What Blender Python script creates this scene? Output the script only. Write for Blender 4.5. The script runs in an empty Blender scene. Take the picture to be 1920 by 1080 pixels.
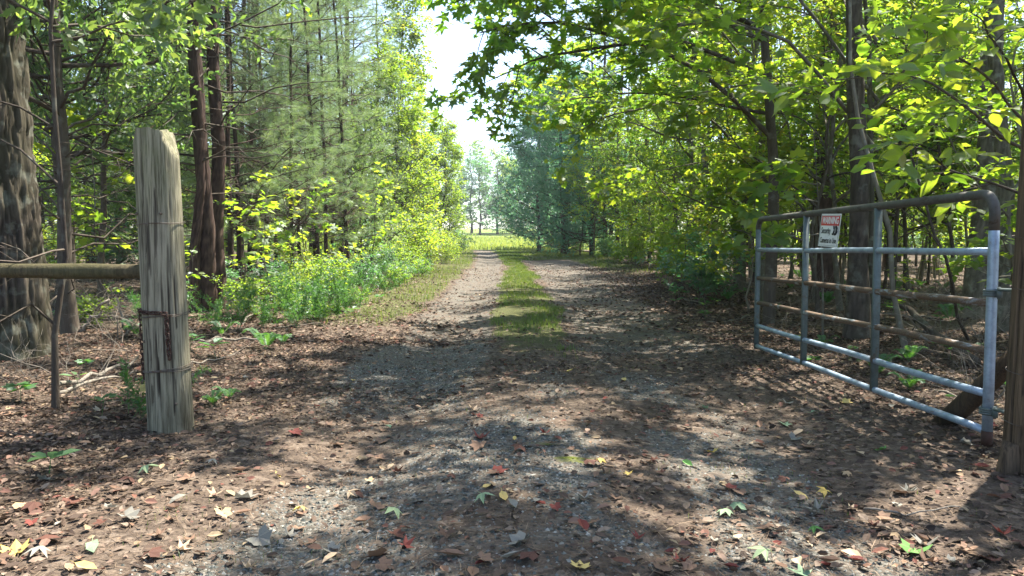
import bpy, math, random
import numpy as np
from mathutils import Vector, Matrix

# ------------------------------------------------------------------ camera, sky, sun, exposure
scene = bpy.context.scene
C = scene.collection
F_PX = 1387.0                       # focal length in pixels of the 1920 px wide photograph
EYE = 1.10
PITCH = math.atan(74.0 / F_PX)
cam_d = bpy.data.cameras.new('camera')
cam_d.sensor_width = 36.0
cam_d.lens = 36.0 * F_PX / 1920.0
cam_d.clip_start = 0.05
cam_d.clip_end = 3000.0
cam = bpy.data.objects.new('camera', cam_d)
C.objects.link(cam)
cam.location = (0, 0, EYE)
cam.rotation_euler = (math.pi / 2 - PITCH, 0, 0)
scene.camera = cam

SUN_AZ = math.radians(46.0)         # from the track's direction (+Y) towards the right (+X)
SUN_EL = math.radians(63.0)
world = bpy.data.worlds.new('World')
scene.world = world
world.use_nodes = True
wn = world.node_tree
wn.nodes.clear()
sky = wn.nodes.new('ShaderNodeTexSky')
sky.sky_type = 'NISHITA'
sky.sun_disc = False
sky.sun_elevation = SUN_EL
sky.sun_rotation = SUN_AZ
sky.altitude = 100
sky.air_density = 1.0
sky.dust_density = 1.5
sky.ozone_density = 1.0
bg = wn.nodes.new('ShaderNodeBackground')
bg.inputs['Strength'].default_value = 0.105
wo = wn.nodes.new('ShaderNodeOutputWorld')
wn.links.new(sky.outputs[0], bg.inputs[0])
wn.links.new(bg.outputs[0], wo.inputs[0])

sun_d = bpy.data.lights.new('sun', 'SUN')
sun_d.energy = 5.0
sun_d.angle = math.radians(0.53)
sun_d.color = (1.0, 0.93, 0.82)
sun = bpy.data.objects.new('sun', sun_d)
C.objects.link(sun)
SDIR = Vector((math.sin(SUN_AZ) * math.cos(SUN_EL), math.cos(SUN_AZ) * math.cos(SUN_EL), math.sin(SUN_EL)))
sun.rotation_euler = SDIR.to_track_quat('Z', 'Y').to_euler()
sun.location = (20, 20, 40)

scene.view_settings.view_transform = 'Standard'
scene.view_settings.look = 'None'
scene.view_settings.gamma = 1.0
scene.view_settings.exposure = 2.1
scene.view_settings.use_curve_mapping = False
scene.render.engine = 'CYCLES'
scene.cycles.max_bounces = 7
scene.cycles.diffuse_bounces = 4
scene.cycles.glossy_bounces = 2
scene.cycles.transmission_bounces = 4
scene.cycles.volume_bounces = 0
scene.cycles.transparent_max_bounces = 4
scene.cycles.caustics_reflective = False
scene.cycles.caustics_refractive = False
scene.cycles.sample_clamp_indirect = 6.0
try:
    scene.cycles.use_denoising = True
    scene.cycles.denoiser = 'OPENIMAGEDENOISE'
    scene.cycles.denoising_prefilter = 'ACCURATE'
except Exception:
    pass

rng = np.random.default_rng(11)
random.seed(5)
UP = np.array([0, 0, 1.0])
HAZE = .0006

# ------------------------------------------------------------------ noise and ground shape
def _hash(ix, iy, iz, s):
    n = (ix * 374761393 + iy * 668265263 + iz * 2147483647 + s * 974711) & 0xFFFFFFFF
    n = ((n ^ (n >> 13)) * 1274126177) & 0xFFFFFFFF
    n = n ^ (n >> 16)
    return (n & 0xFFFFFF) / float(0xFFFFFF)

def vnoise(x, y, z=None, s=0):
    x = np.asarray(x, float); y = np.asarray(y, float)
    z = np.zeros_like(x) if z is None else np.asarray(z, float)
    ix, iy, iz = np.floor(x).astype(np.int64), np.floor(y).astype(np.int64), np.floor(z).astype(np.int64)
    fx, fy, fz = x - ix, y - iy, z - iz
    fx, fy, fz = (f * f * (3 - 2 * f) for f in (fx, fy, fz))
    r = 0
    for dx in (0, 1):
        for dy in (0, 1):
            for dz in (0, 1):
                w = (fx if dx else 1 - fx) * (fy if dy else 1 - fy) * (fz if dz else 1 - fz)
                r = r + w * _hash(ix + dx, iy + dy, iz + dz, s)
    return r * 2 - 1

def fbm(x, y, z=None, oct=4, s=0):
    r = 0; a = 1.0; f = 1.0; t = 0
    for k in range(oct):
        r = r + a * vnoise(np.asarray(x) * f, np.asarray(y) * f, None if z is None else np.asarray(z) * f, s + k)
        t += a; a *= .5; f *= 2.03
    return r / t

def sstep(a, b, x):
    t = np.clip((np.asarray(x, float) - a) / (b - a), 0, 1)
    return t * t * (3 - 2 * t)

def road_x(y):
    y = np.asarray(y, float)
    return 0.12 - 0.55 * sstep(24, 48, y) - 1.2 * sstep(42, 66, y) - 5.0 * sstep(58, 90, y)

def gz(x, y):
    x = np.asarray(x, float); y = np.asarray(y, float)
    b = np.interp(y, [-40, 0, 8, 16, 25, 36, 50, 62, 90, 150, 260, 420], [0, 0, 0, .11, .30, .52, .80, 1.0, 1.9, 4.3, 8.0, 9.0])
    u = x - road_x(y)
    near = 1 - sstep(40, 60, y)
    rut = -.05 * np.exp(-((u + .95) / .38) ** 2) - .045 * np.exp(-((u - 1.35) / .5) ** 2)
    crown = .035 * np.exp(-((u - .05) / .5) ** 2)
    side = .10 * sstep(2.0, 4.5, -u) + .07 * sstep(2.9, 5.0, u)
    n = .035 * fbm(x * .7, y * .7, oct=3, s=3) * sstep(1.0, 4.0, np.abs(u)) + .012 * fbm(x * 3, y * 3, oct=3, s=9)
    return b + (rut + crown) * near + side * near + n

def masks(x, y):
    """gravel, grass, moss in 0..1: what the ground is made of at a place"""
    x = np.asarray(x, float); y = np.asarray(y, float)
    u = x - road_x(y)
    wob = .22 * fbm(x * 1.3, y * 1.3, oct=3, s=21) + .18 * fbm(x * .45, y * .45, oct=2, s=25)
    # gravel: two wheel tracks, wider and merging near the gate
    lt = 1 - sstep(.45, .78, np.abs(u + .98) + wob)
    rt = 1 - sstep(.60, 1.05, np.abs(u - 1.45) + wob)
    pat = sstep(-.30, .12, fbm(x * 1.0 + 3.1, y * 1.0, oct=3, s=27))
    nearpad = (1 - sstep(5.2, 7.5, y)) * (1 - sstep(.55, 1.15, np.abs(u + .48) + wob)) * (.35 + .65 * pat)
    nearr = (1 - sstep(5.5, 8.0, y)) * (1 - sstep(.18, .55, np.abs(u - .95) + wob)) * .8 * pat
    rt = .72 * rt * sstep(6.5, 9.0, y) * (1 - sstep(34.5, 37.5, y))
    wide = (1 - sstep(.55, 1.0, np.abs(u - 2.5) + wob)) * sstep(15, 21, y) * (1 - sstep(34.5, 37, y))
    lt = lt * sstep(4.0, 6.0, y) * (1 - .55 * sstep(44, 60, y))
    gravel = np.clip(np.maximum.reduce([lt, rt, nearpad, nearr, wide]), 0, 1)
    # grass: strip, verges, end of the track, field
    strip = (1 - sstep(.30, .62, np.abs(u - .10) + wob * .9)) * sstep(5.6, 10.5, y)
    lv = sstep(1.45, 2.0, -u + wob) * (1 - sstep(2.9, 4.4, -u + wob)) * sstep(8.0, 12.5, y)
    rv = sstep(2.6, 3.6, u + wob) * (1 - sstep(4.2, 5.6, u)) * sstep(19, 28, y)
    endg = sstep(35.5, 38.5, y) * sstep(-.4, .1, u + wob) * (1 - sstep(5, 7, u))
    field = sstep(58, 64, y + 3 * wob)
    leftfield = sstep(19, 25, -x + 3 * wob)
    grass = np.clip(np.maximum.reduce([strip, lv * .8, rv * .8, endg, field, leftfield]), 0, 1)
    moss = .85 * np.exp(-(((x - .32) / .16) ** 2 + ((y - 3.70) / .09) ** 2)) + .7 * np.exp(-(((x - .19) / .17) ** 2 + ((y - 4.0) / .06) ** 2))
    return gravel * (1 - .9 * np.clip(grass * sstep(30, 40, y), 0, 1)), grass, np.clip(moss, 0, 1)
def field_mask(x, y):
    return np.maximum(sstep(56, 64, y), sstep(19, 25, -np.asarray(x, float)))

def at(px, py, d):
    """world point seen at a photograph pixel, d metres ahead"""
    u = (px - 960) / F_PX; v = (540 - py) / F_PX
    ca, sa = math.cos(PITCH), math.sin(PITCH)
    dy = ca + v * sa; dz = -sa + v * ca
    t = d / dy
    return np.array([u * t, d, EYE + dz * t])

def ground_at(px, py):
    """ground point seen at a photograph pixel"""
    d = 3.0
    lo, hi = 1.5, 300.0
    for _ in range(60):
        d = math.sqrt(lo * hi)
        p = at(px, py, d)
        if p[2] > float(gz(p[0], p[1])): lo = d
        else: hi = d
    p = at(px, py, d)
    return np.array([p[0], p[1], float(gz(p[0], p[1]))])

# ------------------------------------------------------------------ mesh helpers
class MB:
    def __init__(self):
        self.v = []; self.l = []; self.t = []; self.r = []; self.n = 0; self.m = []
    def add(self, v, f, rnd=0.0):
        v = np.asarray(v, float).reshape(-1, 3); f = np.asarray(f, np.int64)
        self.v.append(v); self.l.append((f + self.n).ravel())
        self.t.append(np.full(len(f), f.shape[1], np.int64))
        self.r.append(np.broadcast_to(np.asarray(rnd, float), (len(v),)).copy())
        self.n += len(v)
        return self
    def mesh(self, name, mat, smooth=False):
        me = bpy.data.meshes.new(name)
        if self.n:
            v = np.concatenate(self.v); l = np.concatenate(self.l); t = np.concatenate(self.t)
            me.vertices.add(len(v)); me.vertices.foreach_set('co', v.astype(np.float32).ravel())
            me.loops.add(len(l)); me.loops.foreach_set('vertex_index', l.astype(np.int32))
            st = np.concatenate([[0], np.cumsum(t)[:-1]])
            me.polygons.add(len(t)); me.polygons.foreach_set('loop_start', st.astype(np.int32))
            me.polygons.foreach_set('use_smooth', np.full(len(t), smooth))
            a = me.attributes.new('rnd', 'FLOAT', 'POINT')
            a.data.foreach_set('value', np.concatenate(self.r).astype(np.float32))
            me.update(calc_edges=True)
            me.validate()
        if mat: me.materials.append(mat)
        return me

def obj(name, mesh, parent=None, loc=None):
    o = bpy.data.objects.new(name, mesh)
    C.objects.link(o)
    if parent is not None: o.parent = parent
    if loc is not None: o.location = loc
    return o

def tag(o, label, cat, group=None):
    o['label'] = label; o['category'] = cat
    if group: o['group'] = group
    return o

def thing(name, label, cat, loc=(0, 0, 0), rz=0.0, group=None, scale=1.0):
    o = bpy.data.objects.new(name, None)
    o.empty_display_size = .2
    C.objects.link(o)
    o.location = loc; o.rotation_euler = (0, 0, rz); o.scale = (scale,) * 3
    return tag(o, label, cat, group)

def kind(o, k):
    o['kind'] = k
    return o

JOINED = {'crown', 'branches', 'dead_branches', 'leaves', 'stems', 'fronds'}      # leaf and twig masses nobody can pick apart
def part(n, me, t):
    o = obj(n, me, t)
    if n in JOINED: o['kind'] = 'stuff'
    return o

def norm(a):
    return a / np.maximum(np.linalg.norm(a, axis=-1, keepdims=True), 1e-9)

def tubes(mb, P, R, sides=5, rnd=None):
    """many tapered tubes at once. P (M,K,3), R (M,K)"""
    M, K, _ = P.shape
    T = np.empty_like(P)
    T[:, 1:-1] = P[:, 2:] - P[:, :-2]; T[:, 0] = P[:, 1] - P[:, 0]; T[:, -1] = P[:, -1] - P[:, -2]
    T = norm(T)
    ref = np.where(np.abs(T[:, :1, 2:3]) > .8, np.array([[[1., 0, 0]]]), np.array([[[0, 0, 1.]]]))
    S = norm(np.cross(T, np.broadcast_to(ref, T.shape)))
    B = np.cross(T, S)
    a = np.arange(sides) * 2 * math.pi / sides
    V = P[:, :, None] + R[:, :, None, None] * (np.cos(a)[None, None, :, None] * S[:, :, None] + np.sin(a)[None, None, :, None] * B[:, :, None])
    i = np.arange(M)[:, None, None] * K * sides; k = np.arange(K - 1)[None, :, None] * sides; s = np.arange(sides)[None, None, :]
    s2 = (s + 1) % sides
    Fq = np.stack([i + k + s, i + k + s2, i + k + sides + s2, i + k + sides + s], -1).reshape(-1, 4)
    r = np.repeat(rng.random(M) if rnd is None else rnd, K * sides)
    mb.add(V.reshape(-1, 3), Fq, r)

def tube(mb, pts, rad, sides=8, caps=True, rnd=0.5):
    P = np.asarray(pts, float)[None]; R = np.broadcast_to(np.asarray(rad, float), (P.shape[1],))[None]
    n0 = mb.n
    tubes(mb, P, R, sides, rnd=np.array([rnd]))
    if caps:
        K = P.shape[1]
        mb.l.append(np.arange(sides)[::-1] + n0); mb.t.append(np.array([sides]))
        mb.l.append(np.arange(sides) + n0 + (K - 1) * sides); mb.t.append(np.array([sides]))

def box(mb, c, s, rot=None, rnd=.5):
    v = np.array([[x, y, z] for x in (-.5, .5) for y in (-.5, .5) for z in (-.5, .5)]) * np.asarray(s)
    if rot is not None: v = v @ np.asarray(rot).T
    mb.add(v + np.asarray(c), [[0, 1, 3, 2], [4, 6, 7, 5], [0, 4, 5, 1], [2, 3, 7, 6], [0, 2, 6, 4], [1, 5, 7, 3]], rnd)

def kids(P, R, n, t0, t1, ang, asd, length, taper, K=4, up=0.0, wig=.06, rs=.02, flat=0.0, pull=None, rmin=.0015):
    """grow n child branches on each parent curve"""
    M, KP, _ = P.shape
    idx = np.repeat(np.arange(M), n); N = len(idx)
    t = t0 + (t1 - t0) * ((np.tile(np.arange(n), M) + rng.random(N)) / n)
    f = t * (KP - 1); i0 = np.minimum(f.astype(int), KP - 2); w = (f - i0)[:, None]
    p = P[idx, i0] * (1 - w) + P[idx, i0 + 1] * w
    tan = norm(P[idx, i0 + 1] - P[idx, i0])
    pr = R[idx, i0] * (1 - w[:, 0]) + R[idx, i0 + 1] * w[:, 0]
    q = rng.normal(size=(N, 3)); q[:, 2] *= (1 - flat)
    q = q - (q * tan).sum(1, keepdims=True) * tan
    q = norm(q)
    if pull is not None: q = norm(q + np.asarray(pull) * rng.random((N, 1)))
    a = np.radians(ang + asd * rng.normal(size=N))[:, None]
    d = norm(np.cos(a) * tan + np.sin(a) * q)
    d[:, 2] *= (1 - .5 * flat); d = norm(d)
    L = length * (1 - taper * (t - t0) / max(t1 - t0, 1e-6)) * (.7 + .6 * rng.random(N))
    s = np.linspace(0, 1, K)[None, :, None]
    Q = p[:, None] + L[:, None, None] * s * d[:, None] + (up * L)[:, None, None] * s ** 2 * UP
    if K > 2:
        nz = rng.normal(size=(N, K, 3)) * wig * L[:, None, None] / math.sqrt(K); nz[:, 0] = 0
        Q = Q + np.cumsum(nz, 1)
    r0 = np.maximum(np.minimum(pr * .75, rs * L), rmin)
    RR = r0[:, None] * np.linspace(1, .3, K)[None]
    return Q, RR

LEAF = {}
LEAF['simple'] = (np.array([[0, 0, 0], [.45, .34, .07], [1, 0, -.06], [.45, -.34, .07]]), np.array([[0, 2, 1], [0, 3, 2]]))
LEAF['narrow'] = (np.array([[0, 0, 0], [.4, .11, .02], [1, 0, -.05], [.4, -.11, .02]]), np.array([[0, 2, 1], [0, 3, 2]]))
LEAF['oval'] = (np.array([[0, 0, 0], [.33, 0, -.03], [.68, 0, -.05], [1, 0, -.12], [.28, .22, .05], [.66, .24, .02], [.28, -.22, .05], [.66, -.24, .02]]),
                np.array([[0, 1, 4], [1, 2, 5], [1, 5, 4], [2, 3, 5], [0, 6, 1], [1, 7, 2], [1, 6, 7], [2, 7, 3]]))
def _star():
    pts = [[.12, 0, 0]]
    an = [-150, -118, -86, -56, -28, 0, 28, 56, 86, 118, 150]
    ra = [.22, .55, .33, .72, .34, .85, .34, .72, .33, .55, .22]
    for a, r in zip(an, ra):
        pts.append([.15 + r * math.cos(math.radians(a)), r * math.sin(math.radians(a)), -.10 * r * r])
    return np.array(pts), np.array([[0, k, k + 1] for k in range(1, 11)])
LEAF['star'] = _star()
def _maple():
    pts = [[.1, 0, .02]]
    for a, r in zip([-140, -95, -70, -45, -22, 0, 22, 45, 70, 95, 140], [.32, .5, .42, .66, .5, .86, .5, .66, .42, .5, .32]):
        pts.append([.14 + r * math.cos(math.radians(a)), r * math.sin(math.radians(a)), -.12 * r * r])
    return np.array(pts), np.array([[0, k, k + 1] for k in range(1, 11)])
LEAF['maple'] = _maple()

def leaves(mb, pos, axis, nrm, size, shape='simple', rnd=None):
    V, Fc = LEAF[shape]
    N = len(pos); k = len(V)
    a = norm(axis); n = nrm - (nrm * a).sum(1, keepdims=True) * a; n = norm(n); s = np.cross(n, a)
    size = np.broadcast_to(size, (N,))
    W = pos[:, None] + size[:, None, None] * (V[None, :, 0:1] * a[:, None] + V[None, :, 1:2] * s[:, None] + V[None, :, 2:3] * n[:, None])
    Fa = (Fc[None] + (np.arange(N) * k)[:, None, None]).reshape(-1, Fc.shape[1])
    r = rng.random(N) if rnd is None else rnd
    mb.add(W.reshape(-1, 3), Fa, np.repeat(r, k))

def twig_leaves(mb, P, n, size, shape='simple', droop=.35, tilt=.45, sd=.25, collect=None):
    """n leaves along every twig curve"""
    M, K, _ = P.shape
    idx = np.repeat(np.arange(M), n); N = len(idx)
    t = .15 + .85 * ((np.tile(np.arange(n), M) + rng.random(N)) / n)
    f = t * (K - 1); i0 = np.minimum(f.astype(int), K - 2); w = (f - i0)[:, None]
    p = P[idx, i0] * (1 - w) + P[idx, i0 + 1] * w
    tan = norm(P[idx, i0 + 1] - P[idx, i0])
    sgn = np.where(np.tile(np.arange(n), M) % 2, 1., -1.)[:, None]
    side = norm(np.cross(tan, UP) + 1e-6) * sgn
    ax = norm(tan * .6 + side + rng.normal(size=(N, 3)) * .35 - UP * droop * rng.random((N, 1)))
    nr = norm(UP + rng.normal(size=(N, 3)) * tilt)
    p = p + ax * size * .25
    sz = size * np.clip(1 + sd * rng.normal(size=N), .45, 1.6)
    if collect is None: leaves(mb, p, ax, nr, sz, shape)
    else: collect.append((p, ax, nr, sz))

def trunk_curve(h, K=14, wig=.02, lean=(0, 0), bend=0.0):
    s = np.linspace(0, 1, K)
    P = np.zeros((K, 3)); P[:, 2] = s * h
    nz = np.cumsum(rng.normal(size=(K, 2)) * wig * h / K ** .5, 0); nz -= nz[0]
    P[:, :2] += nz + np.outer(s, lean) * h + np.outer(s ** 2, rng.normal(size=2)) * bend * h
    P[0, 2] = -.12
    return P

def bark_trunk(mb, P, R, sides=28, seg=.06, ridge=.02, freq=9, flare=.35, s=0, zf=5.0):
    """trunk with furrowed bark as geometry"""
    P = np.asarray(P); R = np.asarray(R)
    L = np.concatenate([[0], np.cumsum(np.linalg.norm(np.diff(P, axis=0), axis=1))])
    n = max(int(L[-1] / seg), 8)
    t = np.linspace(0, L[-1], n)
    Q = np.stack([np.interp(t, L, P[:, k]) for k in range(3)], 1); r = np.interp(t, L, R)
    a = np.arange(sides) * 2 * math.pi / sides
    ca, sa = np.cos(a), np.sin(a)
    A, Tm = np.meshgrid(a, t)
    x = np.cos(A) * freq / 3.1; y = np.sin(A) * freq / 3.1
    rid = np.abs(fbm(x * 1.6, y * 1.6, Tm * zf, oct=3, s=s)) * 2.4
    rid2 = fbm(x * .35, y * .35, Tm * .5, oct=2, s=s + 7)
    fl = 1 + flare * np.exp(-Tm / .22) * (1 + .35 * np.sin(A * 4 + s)) + .06 * rid2
    rr = r[:, None] * fl + ridge * (np.clip(rid, 0, 1) - .5)
    V = np.stack([Q[:, None, 0] + rr * ca, Q[:, None, 1] + rr * sa, np.repeat(Q[:, None, 2], sides, 1)], -1)
    k = np.arange(n - 1)[:, None] * sides; q = np.arange(sides)[None]; q2 = (q + 1) % sides
    mb.add(V.reshape(-1, 3), np.stack([k + q, k + q2, k + sides + q2, k + sides + q], -1).reshape(-1, 4), np.clip(rid, 0, 1).ravel())

# ------------------------------------------------------------------ materials
def new_mat(name):
    m = bpy.data.materials.new(name); m.use_nodes = True
    nt = m.node_tree; nt.nodes.clear()
    out = nt.nodes.new('ShaderNodeOutputMaterial')
    return m, nt, out

def N(nt, t, **kw):
    n = nt.nodes.new(t)
    for k, v in kw.items():
        if k.startswith('i_'): n.inputs[k[2:].replace('_', ' ')].default_value = v
        else: setattr(n, k, v)
    return n

def ramp(nt, stops, fac, interp='LINEAR'):
    r = nt.nodes.new('ShaderNodeValToRGB'); e = r.color_ramp.elements
    r.color_ramp.interpolation = interp
    while len(e) < len(stops): e.new(0.5)
    for q, (p, c) in zip(e, stops): q.position = p; q.color = (*c, 1)
    nt.links.new(fac, r.inputs[0])
    return r.outputs[0]

def mixc(nt, a, b, fac):
    m = nt.nodes.new('ShaderNodeMix'); m.data_type = 'RGBA'
    for s, val in ((m.inputs[6], a), (m.inputs[7], b)):
        if isinstance(val, tuple): s.default_value = (*val, 1)
        else: nt.links.new(val, s)
    if isinstance(fac, float): m.inputs[0].default_value = fac
    else: nt.links.new(fac, m.inputs[0])
    return m.outputs[2]

def noise(nt, vec, scale, detail=4, rough=.55, dist=0.0):
    n = nt.nodes.new('ShaderNodeTexNoise'); n.inputs['Scale'].default_value = scale
    n.inputs['Detail'].default_value = detail; n.inputs['Roughness'].default_value = rough; n.inputs['Distortion'].default_value = dist
    if vec is not None: nt.links.new(vec, n.inputs['Vector'])
    return n.outputs['Fac']

def mapping(nt, vec, scale=(1, 1, 1), rot=(0, 0, 0)):
    m = nt.nodes.new('ShaderNodeMapping'); m.inputs['Scale'].default_value = scale; m.inputs['Rotation'].default_value = rot
    nt.links.new(vec, m.inputs['Vector'])
    return m.outputs[0]

def attr(nt, name):
    a = nt.nodes.new('ShaderNodeAttribute'); a.attribute_name = name
    return a.outputs['Fac']

def math_n(nt, op, a, b=None):
    m = nt.nodes.new('ShaderNodeMath'); m.operation = op
    for s, val in zip(m.inputs, (a, b)):
        if val is None: continue
        if isinstance(val, (int, float)): s.default_value = val
        else: nt.links.new(val, s)
    return m.outputs[0]

def bump(nt, h, strength=.5, dist=.02):
    b = nt.nodes.new('ShaderNodeBump'); b.inputs['Strength'].default_value = strength; b.inputs['Distance'].default_value = dist
    nt.links.new(h, b.inputs['Height'])
    return b.outputs[0]

def principled(nt, out, col, rough=.8, normal=None, metal=0.0, spec=.3):
    p = nt.nodes.new('ShaderNodeBsdfPrincipled')
    if isinstance(col, tuple): p.inputs['Base Color'].default_value = (*col, 1)
    else: nt.links.new(col, p.inputs['Base Color'])
    if isinstance(rough, float): p.inputs['Roughness'].default_value = rough
    else: nt.links.new(rough, p.inputs['Roughness'])
    if isinstance(metal, float): p.inputs['Metallic'].default_value = metal
    else: nt.links.new(metal, p.inputs['Metallic'])
    p.inputs['Specular IOR Level'].default_value = spec
    if normal is not None: nt.links.new(normal, p.inputs['Normal'])
    nt.links.new(p.outputs[0], out.inputs[0])
    return p

def leaf_mat(name, refl, trans, tw=.5, gloss=.045):
    """refl, trans: ramps (list of stops) over the leaf's own random value"""
    m, nt, out = new_mat(name)
    r = attr(nt, 'rnd')
    oi = nt.nodes.new('ShaderNodeObjectInfo')
    v = math_n(nt, 'ADD', math_n(nt, 'MULTIPLY', r, .75), math_n(nt, 'MULTIPLY', oi.outputs['Random'], .25))
    d = nt.nodes.new('ShaderNodeBsdfDiffuse'); nt.links.new(ramp(nt, refl, v), d.inputs[0])
    t = nt.nodes.new('ShaderNodeBsdfTranslucent'); nt.links.new(ramp(nt, trans, v), t.inputs[0])
    g = nt.nodes.new('ShaderNodeBsdfGlossy'); g.inputs['Roughness'].default_value = .55; g.inputs[0].default_value = (.8, .85, .9, 1)
    mx = nt.nodes.new('ShaderNodeMixShader'); mx.inputs[0].default_value = tw
    nt.links.new(d.outputs[0], mx.inputs[1]); nt.links.new(t.outputs[0], mx.inputs[2])
    m2 = nt.nodes.new('ShaderNodeMixShader'); m2.inputs[0].default_value = gloss
    nt.links.new(mx.outputs[0], m2.inputs[1]); nt.links.new(g.outputs[0], m2.inputs[2])
    nt.links.new(m2.outputs[0], out.inputs[0])
    return m

def bark_mat(name, dark, light, tint=None, sc=1.0, lichen=0.0):
    m, nt, out = new_mat(name)
    tc = nt.nodes.new('ShaderNodeTexCoord')
    v = mapping(nt, tc.outputs['Object'], (14 * sc, 14 * sc, 3.2 * sc))
    n1 = noise(nt, v, 2.2, 5, .65, .6)
    n2 = noise(nt, tc.outputs['Object'], 1.3, 3)
    r = attr(nt, 'rnd')
    h = math_n(nt, 'ADD', math_n(nt, 'MULTIPLY', n1, .62), math_n(nt, 'MULTIPLY', r, .38))
    col = ramp(nt, [(.25, dark), (.72, light)], h)
    col = mixc(nt, col, tint or dark, math_n(nt, 'MULTIPLY', ramp(nt, [(.4, (0, 0, 0)), (.65, (1, 1, 1))], n2), .5))
    if lichen:
        n3 = noise(nt, tc.outputs['Object'], 7, 4)
        col = mixc(nt, col, (.26, .28, .23), math_n(nt, 'MULTIPLY', ramp(nt, [(.55, (0, 0, 0)), (.66, (1, 1, 1))], n3), lichen))
    principled(nt, out, col, .9, bump(nt, n1, .8, .012), spec=.15)
    return m

M = {}
M['leaf_bright'] = leaf_mat('bright green leaves', [(0, (.05, .10, .015)), (.5, (.085, .14, .02)), (.85, (.13, .17, .025)), (1, (.2, .15, .03))],
                            [(0, (.24, .46, .025)), (.5, (.39, .57, .035)), (.9, (.55, .62, .04)), (1, (.66, .5, .05))], .55)
M['leaf_mid'] = leaf_mat('green leaves', [(0, (.03, .075, .018)), (.6, (.055, .11, .022)), (1, (.10, .13, .025))],
                         [(0, (.15, .40, .04)), (.6, (.34, .54, .04)), (1, (.52, .58, .04))], .55)
M['leaf_blue'] = leaf_mat('blue green leaves', [(0, (.028, .075, .04)), (1, (.06, .12, .05))], [(0, (.09, .32, .10)), (1, (.24, .46, .10))], .5, .08)
M['needle'] = leaf_mat('pine needles', [(0, (.045, .095, .045)), (.7, (.075, .125, .05)), (.95, (.10, .12, .05)), (1, (.16, .09, .04))],
                       [(0, (.16, .32, .10)), (1, (.36, .46, .12))], .5, .08)
M['cedar'] = leaf_mat('cedar sprays', [(0, (.04, .09, .035)), (.8, (.08, .13, .04)), (1, (.13, .12, .04))], [(0, (.14, .32, .06)), (1, (.36, .48, .07))], .5, .05)
M['cedar_blue'] = leaf_mat('blue cedar sprays', [(0, (.03, .12, .085)), (1, (.065, .18, .10))], [(0, (.10, .34, .17)), (1, (.22, .44, .17))], .48, .06)
M['grass'] = leaf_mat('grass blades', [(0, (.05, .11, .02)), (.7, (.09, .155, .03)), (.92, (.16, .18, .06)), (1, (.28, .24, .11))],
                      [(0, (.12, .22, .02)), (.7, (.24, .30, .04)), (1, (.35, .3, .12))], .45, .04)
M['field_grass'] = leaf_mat('field grass', [(0, (.12, .19, .03)), (.6, (.18, .24, .045)), (1, (.28, .28, .09))], [(0, (.28, .42, .04)), (1, (.5, .5, .10))], .45, .03)
M['weed'] = leaf_mat('weed leaves', [(0, (.03, .10, .025)), (1, (.06, .15, .03))], [(0, (.07, .25, .03)), (1, (.18, .36, .04))], .45, .05)
M['bark_pine'] = bark_mat('pine bark', (.022, .014, .012), (.115, .075, .06), (.05, .032, .026))
M['bark_dark'] = bark_mat('dark bark', (.028, .022, .018), (.105, .085, .068), (.05, .045, .03), lichen=.25)
M['bark_grey'] = bark_mat('grey bark', (.05, .045, .036), (.19, .17, .135), (.09, .085, .05), sc=.9, lichen=.55)
M['bark_oak'] = bark_mat('old oak bark', (.010, .008, .006), (.085, .07, .055), (.06, .06, .03), sc=.8, lichen=.3)
M['twig_dead'] = bark_mat('dead grey twigs', (.10, .085, .07), (.27, .24, .20), sc=1.4)

def wood_mat(name, pale, dark, green, height, base_dark=True, gstr=.6):
    m, nt, out = new_mat(name)
    tc = nt.nodes.new('ShaderNodeTexCoord')
    v = mapping(nt, tc.outputs['Object'], (26, 26, 1.1))
    grain = noise(nt, v, 1.6, 6, .7, .35)
    fine = noise(nt, mapping(nt, tc.outputs['Object'], (95, 95, 2.2)), 1.5, 4, .6)
    blot = noise(nt, mapping(nt, tc.outputs['Object'], (5, 5, 2.0)), 1.2, 4, .6)
    col = ramp(nt, [(.34, dark), (.45, tuple(c * .72 for c in pale)), (.55, pale), (.75, tuple(c * 1.25 for c in pale))], grain)
    col = mixc(nt, col, dark, math_n(nt, 'MULTIPLY', ramp(nt, [(.52, (0, 0, 0)), (.62, (1, 1, 1))], fine), .75))
    sp = nt.nodes.new('ShaderNodeSeparateXYZ'); nt.links.new(tc.outputs['Object'], sp.inputs[0])
    gtop = ramp(nt, [(0, (.25, .25, .25)), (.55, (.12, .12, .12)), (.82, (.55, .55, .55)), (1, (1, 1, 1))], math_n(nt, 'DIVIDE', sp.outputs[2], height))
    col = mixc(nt, col, green, math_n(nt, 'MULTIPLY', math_n(nt, 'MULTIPLY', gtop, ramp(nt, [(.35, (0, 0, 0)), (.7, (1, 1, 1))], blot)), gstr))
    # groove depth of the mesh: colour darkens inside the weathered cracks
    r = attr(nt, 'rnd')
    col = mixc(nt, col, (.028, .022, .017), r)
    if base_dark:
        rot = math_n(nt, 'MULTIPLY', ramp(nt, [(0, (1, 1, 1)), (.16, (0, 0, 0))], math_n(nt, 'DIVIDE', sp.outputs[2], height)), ramp(nt, [(.45, (0, 0, 0)), (.62, (1, 1, 1))], noise(nt, mapping(nt, tc.outputs['Object'], (9, 9, 3)), 1.0, 4)))
        col = mixc(nt, col, (.035, .026, .018), math_n(nt, 'MULTIPLY', rot, .85))
    hgt = math_n(nt, 'ADD', math_n(nt, 'MULTIPLY', grain, .6), math_n(nt, 'MULTIPLY', fine, .4))
    principled(nt, out, col, .9, bump(nt, hgt, 1.0, .012), spec=.15)
    return m
M['post_wood'] = wood_mat('weathered post wood', (.25, .228, .165), (.055, .045, .032), (.13, .155, .05), 1.79)
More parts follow.
